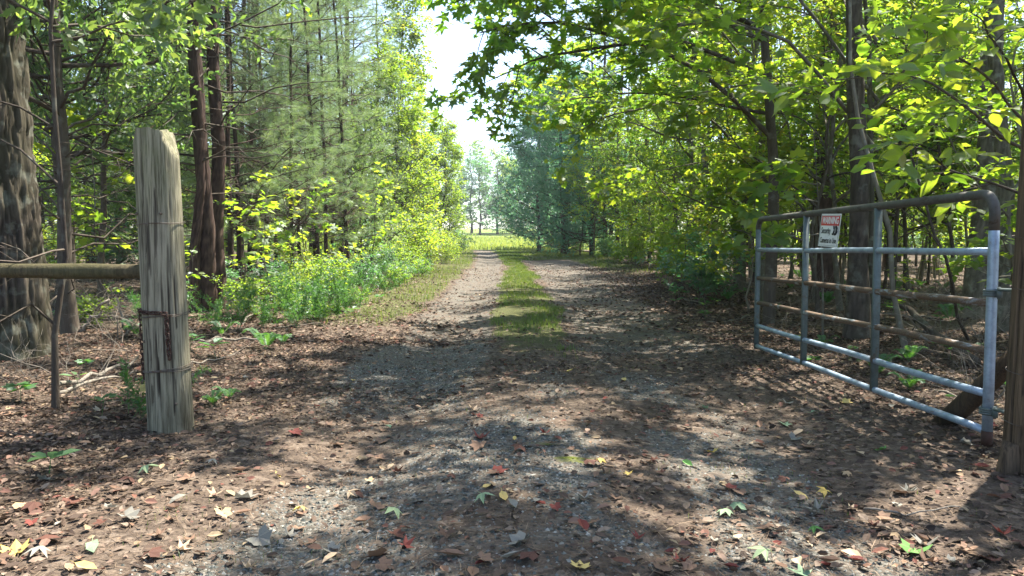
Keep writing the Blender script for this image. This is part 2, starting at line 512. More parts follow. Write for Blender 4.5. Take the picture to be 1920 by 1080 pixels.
M['post_brown'] = wood_mat('brown post wood', (.135, .092, .058), (.03, .021, .014), (.13, .12, .05), 1.8, gstr=.35)
M['rail_wood'] = wood_mat('mossy rail wood', (.16, .135, .07), (.06, .05, .026), (.08, .09, .025), 1.0, base_dark=False)

def metal_mat(name, base, rust, amt, rough=.45, metal=.35):
    m, nt, out = new_mat(name)
    tc = nt.nodes.new('ShaderNodeTexCoord')
    n1 = noise(nt, mapping(nt, tc.outputs['Object'], (9, 2.5, 9)), 1.4, 6, .7, .4)
    n2 = noise(nt, tc.outputs['Object'], 90, 3)
    n3 = noise(nt, tc.outputs['Object'], 14, 4, .7)
    b2 = mixc(nt, base, tuple(c * .62 for c in base), ramp(nt, [(.42, (0, 0, 0)), (.7, (1, 1, 1))], n3))
    fac = ramp(nt, [(amt, (0, 0, 0)), (amt + .10, (1, 1, 1))], n1)
    rc = ramp(nt, [(.3, tuple(c * .5 for c in rust)), (.7, rust)], n2)
    col = mixc(nt, b2, rc, fac)
    rg = ramp(nt, [(0, (rough,) * 3), (1, (.9,) * 3)], fac)
    mt = math_n(nt, 'MULTIPLY', math_n(nt, 'SUBTRACT', 1.0, fac), metal)
    principled(nt, out, col, rg, bump(nt, n2, .25, .002), mt, .4)
    return m
M['galv'] = metal_mat('worn grey paint with sky blue tint', (.30, .38, .47), (.20, .13, .085), .60)  # blue of the sky's reflection is put into the base colour
M['galv_rust'] = metal_mat('rust stained tube', (.34, .38, .40), (.15, .10, .062), .36)
M['galv_dark'] = metal_mat('dark weathered tube', (.085, .08, .072), (.07, .052, .038), .55, .6, .2)
M['galv_green'] = metal_mat('dull green grey brace', (.11, .14, .135), (.13, .11, .08), .56, .6, .2)
M['rust'] = metal_mat('rusted iron', (.065, .032, .022), (.035, .018, .013), .5, .75, .3)
M['wire'] = metal_mat('old fence wire', (.13, .115, .10), (.10, .055, .035), .5, .6, .5)

def flat_mat(name, col, rough=.6, var=.15, sc=30):
    m, nt, out = new_mat(name)
    tc = nt.nodes.new('ShaderNodeTexCoord')
    n = noise(nt, tc.outputs['Object'], sc, 4)
    principled(nt, out, mixc(nt, col, tuple(c * (1 - 2.5 * var) for c in col), ramp(nt, [(.4, (0, 0, 0)), (.75, (1, 1, 1))], n)), rough, spec=.3)
    return m
M['sign_white'] = flat_mat('sign white', (.74, .74, .72), .45, .06, 8)
M['sign_red'] = flat_mat('sign red', (.55, .03, .035), .45, .08, 8)
M['sign_black'] = flat_mat('sign black', (.015, .015, .018), .5, .05)
M['brass'] = flat_mat('dull brass', (.42, .36, .12), .5, .2)
M['pebble'] = None

def pebble_mat():
    m, nt, out = new_mat('gravel pebbles')
    r = attr(nt, 'rnd')
    col = ramp(nt, [(0, (.03, .034, .029)), (.3, (.068, .075, .065)), (.6, (.115, .12, .104)), (.85, (.18, .178, .155)), (1, (.33, .315, .27))], r)
    principled(nt, out, col, .75, spec=.3)
    return m
M['pebble'] = pebble_mat()

def litter_mat(name, stops, rough=.8, tr=.15):
    m, nt, out = new_mat(name)
    r = attr(nt, 'rnd')
    tc = nt.nodes.new('ShaderNodeTexCoord')
    n = noise(nt, tc.outputs['Object'], 60, 3)
    col = mixc(nt, ramp(nt, stops, r), (.05, .035, .025), math_n(nt, 'MULTIPLY', ramp(nt, [(.5, (0, 0, 0)), (.75, (1, 1, 1))], n), .5))
    p = principled(nt, out, col, rough, spec=.25)
    t = nt.nodes.new('ShaderNodeBsdfTranslucent'); nt.links.new(col, t.inputs[0])
    mx = nt.nodes.new('ShaderNodeMixShader'); mx.inputs[0].default_value = tr
    nt.links.new(p.outputs[0], mx.inputs[1]); nt.links.new(t.outputs[0], mx.inputs[2]); nt.links.new(mx.outputs[0], out.inputs[0])
    return m
M['litter'] = litter_mat('leaf litter', [(0, (.028, .020, .015)), (.3, (.065, .043, .031)), (.55, (.12, .082, .058)), (.78, (.23, .175, .13)), (.9, (.13, .045, .032)), (1, (.32, .25, .15))])
M['needle_litter'] = litter_mat('fallen needles', [(0, (.055, .035, .022)), (.6, (.14, .095, .06)), (1, (.26, .19, .13))])
FALL = {
    'dry brown': litter_mat('brown fallen leaf', [(0, (.10, .06, .04)), (1, (.21, .13, .085))]),
    'dark red': litter_mat('red fallen leaf', [(0, (.11, .028, .024)), (1, (.20, .05, .036))]),
    'rusty red brown': litter_mat('russet fallen leaf', [(0, (.085, .038, .027)), (1, (.15, .062, .04))]),
    'yellow': litter_mat('yellow fallen leaf', [(0, (.50, .36, .09)), (1, (.58, .44, .17))]),
    'tan': litter_mat('tan fallen leaf', [(0, (.36, .25, .14)), (1, (.48, .36, .24))]),
    'pale grey': litter_mat('pale fallen leaf', [(0, (.17, .165, .14)), (1, (.28, .265, .22))]),
    'green': litter_mat('green fallen leaf', [(0, (.06, .17, .04)), (1, (.11, .24, .06))]),
    'pale green': litter_mat('pale green fallen leaf', [(0, (.20, .30, .18)), (1, (.30, .37, .19))]),
}

def ground_material():
    m, nt, out = new_mat('ground of litter, gravel and grass')
    tc = nt.nodes.new('ShaderNodeTexCoord'); P = tc.outputs['Object']
    g, gr, ms = attr(nt, 'gravel'), attr(nt, 'grass'), attr(nt, 'moss')
    n_big = noise(nt, P, .8, 4); n_mid = noise(nt, P, 6, 5, .65); n_fine = noise(nt, P, 55, 5, .7)
    vo = nt.nodes.new('ShaderNodeTexVoronoi'); vo.inputs['Scale'].default_value = 62; nt.links.new(P, vo.inputs['Vector'])
    vo2 = nt.nodes.new('ShaderNodeTexVoronoi'); vo2.inputs['Scale'].default_value = 24; nt.links.new(P, vo2.inputs['Vector'])
    sep = nt.nodes.new('ShaderNodeSeparateColor'); nt.links.new(vo.outputs['Color'], sep.inputs[0])
    sep2 = nt.nodes.new('ShaderNodeSeparateColor'); nt.links.new(vo2.outputs['Color'], sep2.inputs[0])
    litter = ramp(nt, [(0, (.024, .018, .014)), (.35, (.062, .046, .034)), (.7, (.125, .095, .070)), (1, (.25, .20, .155))], sep2.outputs[0])
    litter = mixc(nt, litter, ramp(nt, [(.3, (.024, .018, .014)), (.7, (.16, .122, .092))], n_fine), .55)
    litter = mixc(nt, litter, (.07, .052, .04), ramp(nt, [(.35, (0, 0, 0)), (.7, (.6, .6, .6))], n_mid))
    grav = ramp(nt, [(0, (.035, .037, .032)), (.5, (.085, .087, .075)), (.85, (.15, .147, .127)), (1, (.27, .255, .22))], sep.outputs[0])
    grav = mixc(nt, grav, (.105, .082, .064), ramp(nt, [(.36, (.15, .15, .15)), (.62, (.9, .9, .9))], n_mid))
    grass = ramp(nt, [(.3, (.03, .036, .014)), (.5, (.07, .075, .028)), (.75, (.14, .13, .06))], n_fine)
    grass = mixc(nt, grass, ramp(nt, [(.3, (.07, .11, .02)), (.7, (.17, .22, .045))], n_fine), attr(nt, 'field'))
    moss = ramp(nt, [(.3, (.06, .075, .012)), (.7, (.16, .18, .03))], n_fine)
    gm = ramp(nt, [(.40, (0, 0, 0)), (.62, (1, 1, 1))], math_n(nt, 'ADD', g, math_n(nt, 'MULTIPLY', math_n(nt, 'SUBTRACT', n_mid, .5), .8)))
    grm = ramp(nt, [(.35, (0, 0, 0)), (.62, (1, 1, 1))], math_n(nt, 'ADD', gr, math_n(nt, 'MULTIPLY', math_n(nt, 'SUBTRACT', n_mid, .5), .9)))
    col = mixc(nt, litter, grav, gm)
    col = mixc(nt, col, grass, grm)
    col = mixc(nt, col, moss, ramp(nt, [(.45, (0, 0, 0)), (.7, (1, 1, 1))], math_n(nt, 'ADD', ms, math_n(nt, 'MULTIPLY', math_n(nt, 'SUBTRACT', n_mid, .5), 1.2))))
    h = math_n(nt, 'ADD', math_n(nt, 'MULTIPLY', n_fine, .7), math_n(nt, 'MULTIPLY', vo.outputs['Distance'], -.5))
    principled(nt, out, col, .92, bump(nt, h, .7, .02), spec=.12)
    return m
M['ground'] = ground_material()

# ------------------------------------------------------------------ the ground sheet
def axis_pts(a, b, fine_a, fine_b, step, grow):
    p = list(np.arange(fine_a, fine_b, step)); s = step; x = p[-1]
    while x < b: s *= grow; x += s; p.append(x)
    s = step; x = p[0]
    while x > a: s *= grow; x -= s; p.insert(0, x)
    return np.array(p)
gx = axis_pts(-230, 230, -4.5, 4.5, .07, 1.09)
gy = axis_pts(-50, 330, 1.5, 9.0, .065, 1.035)
X, Y = np.meshgrid(gx, gy)
Z = gz(X, Y)
nx, ny = len(gx), len(gy)
q = (np.arange(ny - 1)[:, None] * nx + np.arange(nx - 1)[None]).ravel()
mb = MB(); mb.add(np.stack([X, Y, Z], -1).reshape(-1, 3), np.stack([q, q + 1, q + nx + 1, q + nx], -1))
gme = mb.mesh('ground', M['ground'], True)
for nm, val in zip(('gravel', 'grass', 'moss'), masks(X.ravel(), Y.ravel())):
    a = gme.attributes.new(nm, 'FLOAT', 'POINT'); a.data.foreach_set('value', val.astype(np.float32))
a = gme.attributes.new('field', 'FLOAT', 'POINT'); a.data.foreach_set('value', field_mask(X.ravel(), Y.ravel()).astype(np.float32))
ground = kind(obj('ground', gme), 'structure')

# ------------------------------------------------------------------ tree kinds (mesh data, shared by copies)
def crown_hardwood(h, r, limbs=15, t0=.28, llen=3.0, leaf=.10, shape='simple', mat='leaf_bright', bark='bark_dark', lean=(0, 0),
                   n2=6, n3=6, nl=9, ang=58, pull=None, wig=.03, up=.12, taper=.55, bend=.0, flat=.35, sides=9, l2=.45, l3=.42, split=False, furrow=None):
    tc = trunk_curve(h, 14, wig, lean, bend)
    R = r * np.linspace(1, .16, 14); R[0] *= 1.35
    tb, bb, lb = MB(), MB(), MB()
    if furrow is None: tubes(tb, tc[None], R[None], sides)
    else: bark_trunk(tb, tc, R, 30, .06, furrow, 9, .25, int(h * 11))
    P1, R1 = kids(tc[None], R[None], limbs, t0, .98, ang, 9, llen, taper, 6, up, .10, .016, .15, pull)
    P2, R2 = kids(P1, R1, n2, .25, 1.0, 48, 12, llen * l2, .35, 4, .02, .10, .012, flat)
    P3, R3 = kids(P2, R2, n3, .2, 1.0, 45, 14, llen * l2 * l3, .3, 3, -.02, .10, .009, flat)
    ex = []
    if split:
        for k in range(len(P1)):
            q = MB(); tubes(q, P1[k:k + 1], R1[k:k + 1], 6); ex.append(('limb', q.mesh('limb', M[bark], True)))
    else: tubes(bb, P1, R1, 5)
    tubes(bb, P2, R2, 4); tubes(bb, P3, R3, 3)
    twig_leaves(lb, P3, nl, leaf, shape)
    return ex + [('trunk', tb.mesh('hardwood_trunk', M[bark], True)), ('branches', bb.mesh('hardwood_branches', M[bark], True)), ('crown', lb.mesh('hardwood_crown', M[mat]))]

def needles(mb, pos, dirs, n, ln, w, spread=.8):
    Nn = len(pos); idx = np.repeat(np.arange(Nn), n); K = len(idx)
    d = norm(dirs[idx] + rng.normal(size=(K, 3)) * spread)
    s = norm(np.cross(d, rng.normal(size=(K, 3))))
    L = ln * (.7 + .5 * rng.random(K))[:, None]
    b = pos[idx] + rng.normal(size=(K, 3)) * .015
    V = np.stack([b - s * w * .5, b + s * w * .5, b + d * L + np.array([0, 0, -.25]) * L * rng.random((K, 1)) * .5], 1)
    mb.add(V.reshape(-1, 3), np.arange(K * 3).reshape(-1, 3), np.repeat(np.repeat(rng.random(Nn), n) * .7 + .3 * rng.random(K), 3))

def crown_pine(h, r, t_dead=.12, t_live=.34, nb=46, blen=2.3, tufts=4, nn=24, bark='bark_pine', lean=(0, 0), wig=.012, dead=16, mat='needle', furrow=None, split=False):
    tc = trunk_curve(h, 14, wig, lean)
    R = r * np.linspace(1, .14, 14) ** .8; R[0] *= 1.12
    tb, bb, db, lb = MB(), MB(), MB(), MB()
    if furrow is None: tubes(tb, tc[None], R[None], 10)
    else: bark_trunk(tb, tc, R, 26, .07, furrow, 10, .22, int(h * 7))
    P1, R1 = kids(tc[None], R[None], nb, t_live, .99, 78, 9, blen, .6, 6, .10, .08, .011, .1)
    P2, R2 = kids(P1, R1, 7, .25, 1.0, 45, 12, blen * .34, .3, 3, .05, .08, .011, .3)
    tubes(bb, P1, R1, 5); tubes(bb, P2, R2, 3)
    D1, DR = kids(tc[None], R[None], dead, t_dead, t_live + .12, 84, 10, blen * .75, .1, 5, -.08, .12, .009, .1)
    D2, DR2 = kids(D1, DR, 4, .3, .95, 50, 14, blen * .28, .2, 3, -.05, .12, .008, .2)
    ex = []
    if split:
        for k in range(len(D1)):
            q = MB(); tubes(q, D1[k:k + 1], DR[k:k + 1], 5); tubes(q, D2[k * 4:k * 4 + 4], DR2[k * 4:k * 4 + 4], 3); ex.append(('dead_branch', q.mesh('dead_branch', M['bark_dark'], True)))
    else:
        tubes(db, D1, DR, 4); tubes(db, D2, DR2, 3)
    fr = np.linspace(.45, 1.0, tufts)
    for t in fr:
        f = t * 2; i = min(int(f), 1); w = f - i
        p = P2[:, i] * (1 - w) + P2[:, i + 1] * w
        needles(lb, p, norm(P2[:, i + 1] - P2[:, i]), nn, .17, .0042)
    tip = P1[:, -1]; needles(lb, tip, norm(P1[:, -1] - P1[:, -2]), nn * 2, .16, .0036)
    if not split: ex = [('dead_branches', db.mesh('pine_dead_branches', M['bark_dark'], True))]
    return [('trunk', tb.mesh('pine_trunk', M[bark], True)), ('branches', bb.mesh('pine_branches', M[bark], True)), ('crown', lb.mesh('pine_crown', M[mat]))] + ex

def sprays(mb, P, n, size, wd=.22):
    M_, K, _ = P.shape
    idx = np.repeat(np.arange(M_), n); Nn = len(idx)
    t = rng.random(Nn); f = t * (K - 1); i0 = np.minimum(f.astype(int), K - 2); w = (f - i0)[:, None]
    p = P[idx, i0] * (1 - w) + P[idx, i0 + 1] * w
    d = norm(norm(P[idx, i0 + 1] - P[idx, i0]) + rng.normal(size=(Nn, 3)) * .75)
    s = norm(np.cross(d, rng.normal(size=(Nn, 3))))
    L = size * (.5 + rng.random((Nn, 1)))
    V = np.stack([p, p + d * L * .5 + s * L * wd, p + d * L, p + d * L * .5 - s * L * wd], 1)
    F_ = np.arange(Nn)[:, None] * 4
    mb.add(V.reshape(-1, 3), np.concatenate([F_ + [0, 1, 2], F_ + [0, 2, 3]], 0), np.repeat(rng.random(Nn), 4))

def crown_cedar(h, r, t0=.12, nb=60, blen=1.9, n2=7, n3=4, ns=12, mat='cedar', size=.075, lean=(0, 0), taper=.75, pull=None, dead=14, ang=72):
    tc = trunk_curve(h, 12, .02, lean)
    R = r * np.linspace(1, .12, 12); R[0] *= 1.3
    tb, bb, lb = MB(), MB(), MB()
    tubes(tb, tc[None], R[None], 9)
    P1, R1 = kids(tc[None], R[None], nb, t0, .99, ang, 10, blen, taper, 6, .12, .08, .012, .15, pull)
    P2, R2 = kids(P1, R1, n2, .25, 1.0, 42, 12, blen * .32, .3, 3, .03, .08, .010, .25)
    P3, R3 = kids(P2, R2, n3, .2, 1.0, 40, 14, blen * .14, .2, 2, 0, .08, .008, .2)
    tubes(bb, P1, R1, 4); tubes(bb, P2, R2, 3)
    if dead:
        D1, DR = kids(tc[None], R[None], dead, .05, .35, 80, 12, blen * .7, .1, 5, -.05, .14, .009, .1)
        D2, DR2 = kids(D1, DR, 4, .3, .95, 50, 14, blen * .25, .2, 3, -.03, .14, .008, .2)
        tubes(bb, D1, DR, 4); tubes(bb, D2, DR2, 3)
    sprays(lb, P3, ns, size)
    return [('trunk', tb.mesh('cedar_trunk', M['bark_dark'], True)), ('branches', bb.mesh('cedar_branches', M['bark_dark'], True)), ('crown', lb.mesh('cedar_crown', M[mat]))]

def place(kind_parts, name, label, cat, x, y, rz=None, s=1.0, group=None, z=None):
    t = thing(name, label, cat, (x, y, float(gz(x, y)) if z is None else z), rng.random() * 6.28 if rz is None else rz, group, s)
    for pt in kind_parts:
        o = part(pt[0], pt[1], t)
        if len(pt) > 2: o.matrix_local = pt[2]
    return t

# prototypes
PINES = [crown_pine(15.5, .10, t_live=.17, nb=62, lean=(.01, 0)), crown_pine(17, .12, t_live=.22, nb=64), crown_pine(13.5, .075, t_live=.13, nb=58, blen=2.0),
         crown_pine(18, .11, t_live=.30, nb=56, lean=(-.015, .01)), crown_pine(11, .06, t_live=.10, nb=54, blen=1.8, lean=(.02, .01))]
TALLP = [crown_pine(19, .13, t_dead=.2, t_live=.62, nb=20, blen=2.3, dead=14), crown_pine(18, .10, t_dead=.15, t_live=.66, nb=17, blen=2.0, dead=12)]
CEDARS = [crown_cedar(7.5, .075, ns=16), crown_cedar(9.5, .10, nb=75, blen=2.1, ns=16), crown_cedar(5.5, .05, nb=48, blen=1.5, ns=16)]
CEDARS_B = [crown_cedar(11, .13, t0=.02, nb=120, blen=3.0, n2=8, n3=5, ns=10, mat='cedar_blue', size=.12, dead=6), crown_cedar(13, .14, t0=.03, nb=130, blen=3.2, n2=8, n3=5, ns=10, mat='cedar_blue', size=.12, dead=6)]
HARD = [crown_hardwood(11, .10, 20, .18, 3.2, nl=11), crown_hardwood(12.5, .12, 21, .22, 3.4, mat='leaf_mid', nl=11), crown_hardwood(9.5, .075, 18, .16, 2.8, bark='bark_grey', nl=11),
        crown_hardwood(13.5, .13, 21, .28, 3.5, mat='leaf_bright', bark='bark_grey', nl=11)]
TALLG = [crown_hardwood(11.5, .09, 46, .04, 2.3, leaf=.125, n2=7, n3=6, nl=9, ang=52, taper=.86, up=.15), crown_hardwood(10, .08, 42, .04, 2.3, leaf=.125, n2=7, n3=6, nl=9, mat='leaf_bright', ang=50, taper=.82, up=.15)]
UNDER = [crown_hardwood(5.2, .033, 15, .16, 1.8, .105, n2=6, n3=5, nl=9, ang=66, flat=.6, bark='bark_grey', wig=.05),
         crown_hardwood(6.4, .04, 17, .18, 2.1, .11, n2=6, n3=5, nl=9, ang=64, flat=.6, bark='bark_dark', wig=.05, lean=(.06, 0)),
         crown_hardwood(4.2, .026, 12, .14, 1.6, .11, n2=6, n3=5, nl=8, ang=68, flat=.65, bark='bark_grey', wig=.06, mat='leaf_bright'),
         crown_hardwood(7.2, .045, 18, .2, 2.2, .105, n2=6, n3=5, nl=9, ang=60, flat=.55, bark='bark_dark', wig=.04, mat='leaf_mid', lean=(-.05, .03)),
         crown_hardwood(8.4, .05, 20, .2, 2.3, .11, n2=6, n3=5, nl=9, ang=58, flat=.5, bark='bark_grey', wig=.04, mat='leaf_bright', lean=(-.04, -.03))]
FAR = [crown_hardwood(13, .2, 26, .06, 4.2, .30, n2=6, n3=5, nl=8, mat='leaf_mid'), crown_hardwood(11, .18, 24, .05, 4.0, .30, n2=6, n3=5, nl=8, mat='leaf_blue'), crown_hardwood(10, .15, 26, .04, 3.6, .24, n2=6, n3=5, nl=9, mat='leaf_bright')]

def crown_sapling(h, r, n, ln, leaf, shape, nl=7, mat='leaf_bright', lean=(0, 0), n2=2):
    tc = trunk_curve(h, 8, .05, lean)
    R = r * np.linspace(1, .25, 8)
    sb, lb = MB(), MB()
    tubes(sb, tc[None], R[None], 6)
    P1, R1 = kids(tc[None], R[None], n, .2, .98, 58, 12, ln, .4, 4, .06, .10, .010, .5)
    tubes(sb, P1, R1, 4)
    twig_leaves(lb, P1, nl, leaf, shape, tilt=.4)
    if n2:
        P2, R2 = kids(P1, R1, n2, .3, 1, 45, 12, ln * .5, .3, 3, 0, .1, .01, .5)
        tubes(sb, P2, R2, 3); twig_leaves(lb, P2, nl, leaf, shape, tilt=.4)
    return [('stem', sb.mesh('sapling_stem', M['bark_grey'], True)), ('leaves', lb.mesh('sapling_leaves', M[mat]))]
SAPS = [crown_sapling(1.7, .012, 8, .55, .12, 'maple', 5, n2=1), crown_sapling(2.4, .016, 11, .7, .11, 'oval', 6), crown_sapling(1.1, .008, 6, .4, .10, 'oval', 5, n2=1),
        crown_sapling(3.0, .018, 12, .8, .12, 'maple', 6, lean=(.08, 0)), crown_sapling(2.0, .012, 9, .6, .10, 'star', 6, mat='leaf_mid')]

def shrub_kind(h, w, n, leaf, mat, shape='simple'):
    sb, lb = MB(), MB()
    th = rng.random(n) * 6.28; rr = .05 + .12 * rng.random(n)
    base = np.stack([np.cos(th) * rr, np.sin(th) * rr, np.full(n, -.03)], 1)
    out = np.stack([np.cos(th), np.sin(th), np.zeros(n)], 1)
    L = h * (.6 + .5 * rng.random(n))[:, None]
    s = np.linspace(0, 1, 5)
    P = base[:, None] + s[None, :, None] * L[:, None] * UP + (s ** 1.6)[None, :, None] * out[:, None] * w * rng.random((n, 1, 1)) + np.cumsum(rng.normal(size=(n, 5, 3)) * .03, 1)
    P[:, 0] = base
    R = np.full((n, 5), .006) * np.linspace(1, .4, 5)
    tubes(sb, P, R, 4)
    P2, R2 = kids(P, R, 7, .2, 1, 50, 15, h * .32, .2, 3, 0, .1, .01, .3)
    tubes(sb, P2, R2, 3)
    P3, R3 = kids(P2, R2, 3, .3, 1, 50, 15, h * .16, .2, 2, 0, .1, .01, .3)
    twig_leaves(lb, P2, 6, leaf, shape); twig_leaves(lb, P3, 5, leaf, shape)
    return [('stems', sb.mesh('shrub_stems', M['bark_grey'], True)), ('leaves', lb.mesh('shrub_leaves', M[mat]))]
SHRUBS = [shrub_kind(1.0, .6, 9, .08, 'leaf_mid'), shrub_kind(1.5, .8, 11, .09, 'leaf_bright'), shrub_kind(.7, .5, 8, .07, 'leaf_bright'), shrub_kind(1.3, .8, 11, .085, 'leaf_blue')]

def fern_kind(n, ln, mat='weed'):
    sb, lb = MB(), MB()
    th = np.arange(n) * 2.4 + rng.random(n); out = np.stack([np.cos(th), np.sin(th), np.zeros(n)], 1)
    s = np.linspace(0, 1, 7)
    P = (s[None, :, None] * out[:, None] * ln * .75 + (np.sin(s * 2.2) * .62)[None, :, None] * ln * UP) * (.7 + .5 * rng.random((n, 1, 1)))
    tubes(sb, P, np.full((n, 7), .002), 3)
    M_ = 26
    t = np.linspace(.15, 1, M_)
    for sg in (-1, 1):
        f = t * 6; i = np.minimum(f.astype(int), 5); w = (f - i)[None, :, None]
        p = P[:, i] * (1 - w) + P[:, i + 1] * w; tan = norm(P[:, i + 1] - P[:, i])
        side = norm(np.cross(tan, UP)) * sg
        ax = norm(side + tan * .35); nr = norm(np.cross(tan, ax) * sg + rng.normal(size=ax.shape) * .15)
        nr = np.where(nr[..., 2:3] < 0, -nr, nr)
        sz = np.broadcast_to((ln * .24 * np.sin(np.clip(1.12 - t, 0, 1) * 2.6) + .01)[None], p.shape[:2])
        leaves(lb, p.reshape(-1, 3), ax.reshape(-1, 3), nr.reshape(-1, 3), sz.ravel(), 'narrow')
    return [('stems', sb.mesh('fern_stems', M['weed'])), ('fronds', lb.mesh('fern_fronds', M[mat]))]
FERNS = [fern_kind(6, .42), fern_kind(5, .32)]

def feather_weed(h, n):
    sb, lb = MB(), MB()
    P = np.zeros((n, 5, 3)); s = np.linspace(0, 1, 5)
    P[:, :, :2] = rng.normal(size=(n, 1, 2)) * .07 + s[None, :, None] * rng.normal(size=(n, 1, 2)) * .22
    P[:, :, 2] = s * h * (.6 + .5 * rng.random((n, 1)))
    tubes(sb, P, np.full((n, 5), .003), 3)
    P2, R2 = kids(P, np.full((n, 5), .003), 26, .12, 1, 42, 10, h * .20, .6, 3, .05, .1, .01)
    sprays(lb, P2, 12, .045, .10)
    return [('stems', sb.mesh('weed_stems', M['weed'])), ('leaves', lb.mesh('weed_leaves', M['weed']))]
WEEDS = [feather_weed(.75, 7), feather_weed(.55, 6)]

def seedling_kind(n, leaf, shape='oval', mat='weed'):
    sb, lb = MB(), MB()
    tc = np.array([[[0, 0, -.02], [.01, 0, .05], [.015, .01, .1]]]); tubes(sb, tc, np.array([[.002, .002, .0015]]), 4)
    th = np.arange(n) * 2 * math.pi / n + rng.random(n) * .5
    ax = np.stack([np.cos(th), np.sin(th), .15 + .2 * rng.random(n)], 1)
    p = np.array([.015, .01, .1]) + ax * .02 - np.outer(rng.random(n), UP) * .03
    leaves(lb, p, ax, norm(UP + rng.normal(size=(n, 3)) * .25), leaf * (.8 + .4 * rng.random(n)), shape)
    return [('stem', sb.mesh('seedling_stem', M['weed'])), ('leaves', lb.mesh('seedling_leaves', M[mat]))]
SEEDL = [seedling_kind(5, .10), seedling_kind(4, .08), seedling_kind(6, .07, 'maple')]

# ------------------------------------------------------------------ left gate post, chain, rail
def post_mesh(H, r, cracks, top_l, top_r, mat, lean=(0, 0), s=0, flatf=.9, sides=84, rings=130, fl=.02):
    mb = MB()
    z = np.linspace(-.15, H, rings); a = np.arange(sides) * 2 * math.pi / sides
    A, Zm = np.meshgrid(a, z)
    rr = r * (1 - .05 * Zm / H) * (1 + .02 * fbm(np.cos(A) * 1.5, np.sin(A) * 1.5, Zm * 1.2, oct=3, s=s)) + .0028 * fbm(np.cos(A) * 9, np.sin(A) * 9, Zm * 1.6, oct=3, s=s + 4)
    rr = rr + fl * r * np.exp(-np.maximum(Zm, 0) / .15)
    dark = np.zeros_like(rr)
    for (ca, z0, z1, dep, wd) in cracks:
        c = ca + .07 * vnoise(Zm * 2.3 + ca * 7, Zm * 0 + ca, s=s + 11)
        dd = np.abs((A - c + math.pi) % (2 * math.pi) - math.pi) * r
        wz = wd * (.6 + .5 * vnoise(Zm * 6, Zm * 0 + ca * 3, s=s + 5)) * np.clip(np.minimum(Zm - z0, z1 - Zm) / .12, 0, 1)
        k = np.clip(1 - dd / np.maximum(wz, 1e-4), 0, 1) * (wz > 1e-3)
        rr = rr - dep * k; dark = np.maximum(dark, np.clip(k * 1.6, 0, 1))
    x = rr * np.cos(A); y = rr * np.sin(A) * flatf
    zl = np.clip((Zm - (H - top_l[0])) / top_l[0], 0, 1); zr = np.clip((Zm - (H - top_r[0])) / top_r[0], 0, 1)
    jag = .004 * vnoise(A * 6, Zm * 30, s=s)
    x = np.maximum(x, -(r * 1.0 * (1 - zl) + top_l[1] * zl + (zl <= 0) * .05) + jag); x = np.minimum(x, r * 1.0 * (1 - zr) + top_r[1] * zr + (zr <= 0) * .05 + jag)
    x = x + lean[0] * Zm; y = y + lean[1] * Zm
    Zj = Zm + np.where(Zm > H - .06, .022 * fbm(x * 45, y * 45, oct=2, s=s + 31), 0)
    V = np.stack([x, y, Zj], -1)
    k = np.arange(rings - 1)[:, None] * sides; q = np.arange(sides)[None]; q2 = (q + 1) % sides
    mb.add(V.reshape(-1, 3), np.stack([k + q, k + q2, k + sides + q2, k + sides + q], -1).reshape(-1, 4), dark.ravel())
    top = V[-1]; c = top.mean(0) + [0, 0, .004]
    n0 = mb.n
    mb.add(np.concatenate([top, c[None]]), np.array([[i, (i + 1) % sides, sides] for i in range(sides)]), .15)
    return mb.mesh('gate_post', M[mat], True)

LP = ground_at(302, 822); LPx, LPy = -2.06, 4.42
f0 = -math.pi / 2
post = thing('gate_post', 'weathered pale wooden gate post with cracked face and chisel-cut top, wrapped by chain', 'post', (LPx, LPy, float(gz(LPx, LPy))))
pbody = obj('post_body', post_mesh(1.79, .130, [(f0 - .42, .15, 1.78, .028, .013), (f0 - .12, .1, 1.75, .014, .008), (f0 + .25, .3, 1.5, .008, .006), (f0 + .62, .05, 1.2, .013, .008), (f0 + .3, 1.2, 1.72, .009, .006), (f0 - .55, .9, 1.5, .010, .007), (f0 - .8, .4, 1.6, .012, .008), (f0 + .02, 0, .5, .014, .009),
                            (f0 - .25, .9, 1.3, .008, .005), (f0 + .45, .0, .8, .007, .005), (f0 + .9, .6, 1.7, .009, .007), (f0 - .65, 0, .7, .012, .008), (f0 + .12, 1.0, 1.7, .005, .004)],
                           (.13, .078), (.17, .058), 'post_wood', (-.028, 0), 3), post)
def ring_wire(mb, r, z, n=40, wr=.0022, sc=.9, tilt=.01, cx=0.0):
    a = np.linspace(0, 2 * math.pi, n + 1)
    rr = r + .002 * np.sin(a * 5) + .0015 * rng.normal(size=n + 1); rr[-1] = rr[0]
    tube(mb, np.stack([cx + rr * np.cos(a), rr * np.sin(a) * sc, z + tilt * np.sin(a + 1) + .003 * np.sin(3 * a)], 1), wr, 5, False)
for zz, n in ((1.245, 1), (.70, 2), (.375, 3)):
    mb = MB()
    for k in range(n): ring_wire(mb, .134 + .003 * (zz < .5), zz + .008 * k, tilt=.008 + .006 * k, cx=-.028 * zz)
    obj('wire', mb.mesh('wire', M['wire'], True), post)
for (kx, kz) in ((-.095, 1.30), (.055, 1.30), (-.09, .55), (.08, .18)):
    mb = MB(); yy = -.117 * math.sqrt(max(1 - (kx / .13) ** 2, .05))
    tube(mb, [[kx - .028 * kz, yy - .0045, kz], [kx - .028 * kz, yy + .02, kz]], [.008, .008], 8, rnd=.9)
    obj('knot', mb.mesh('knot', M['bark_dark'], True), pbody)
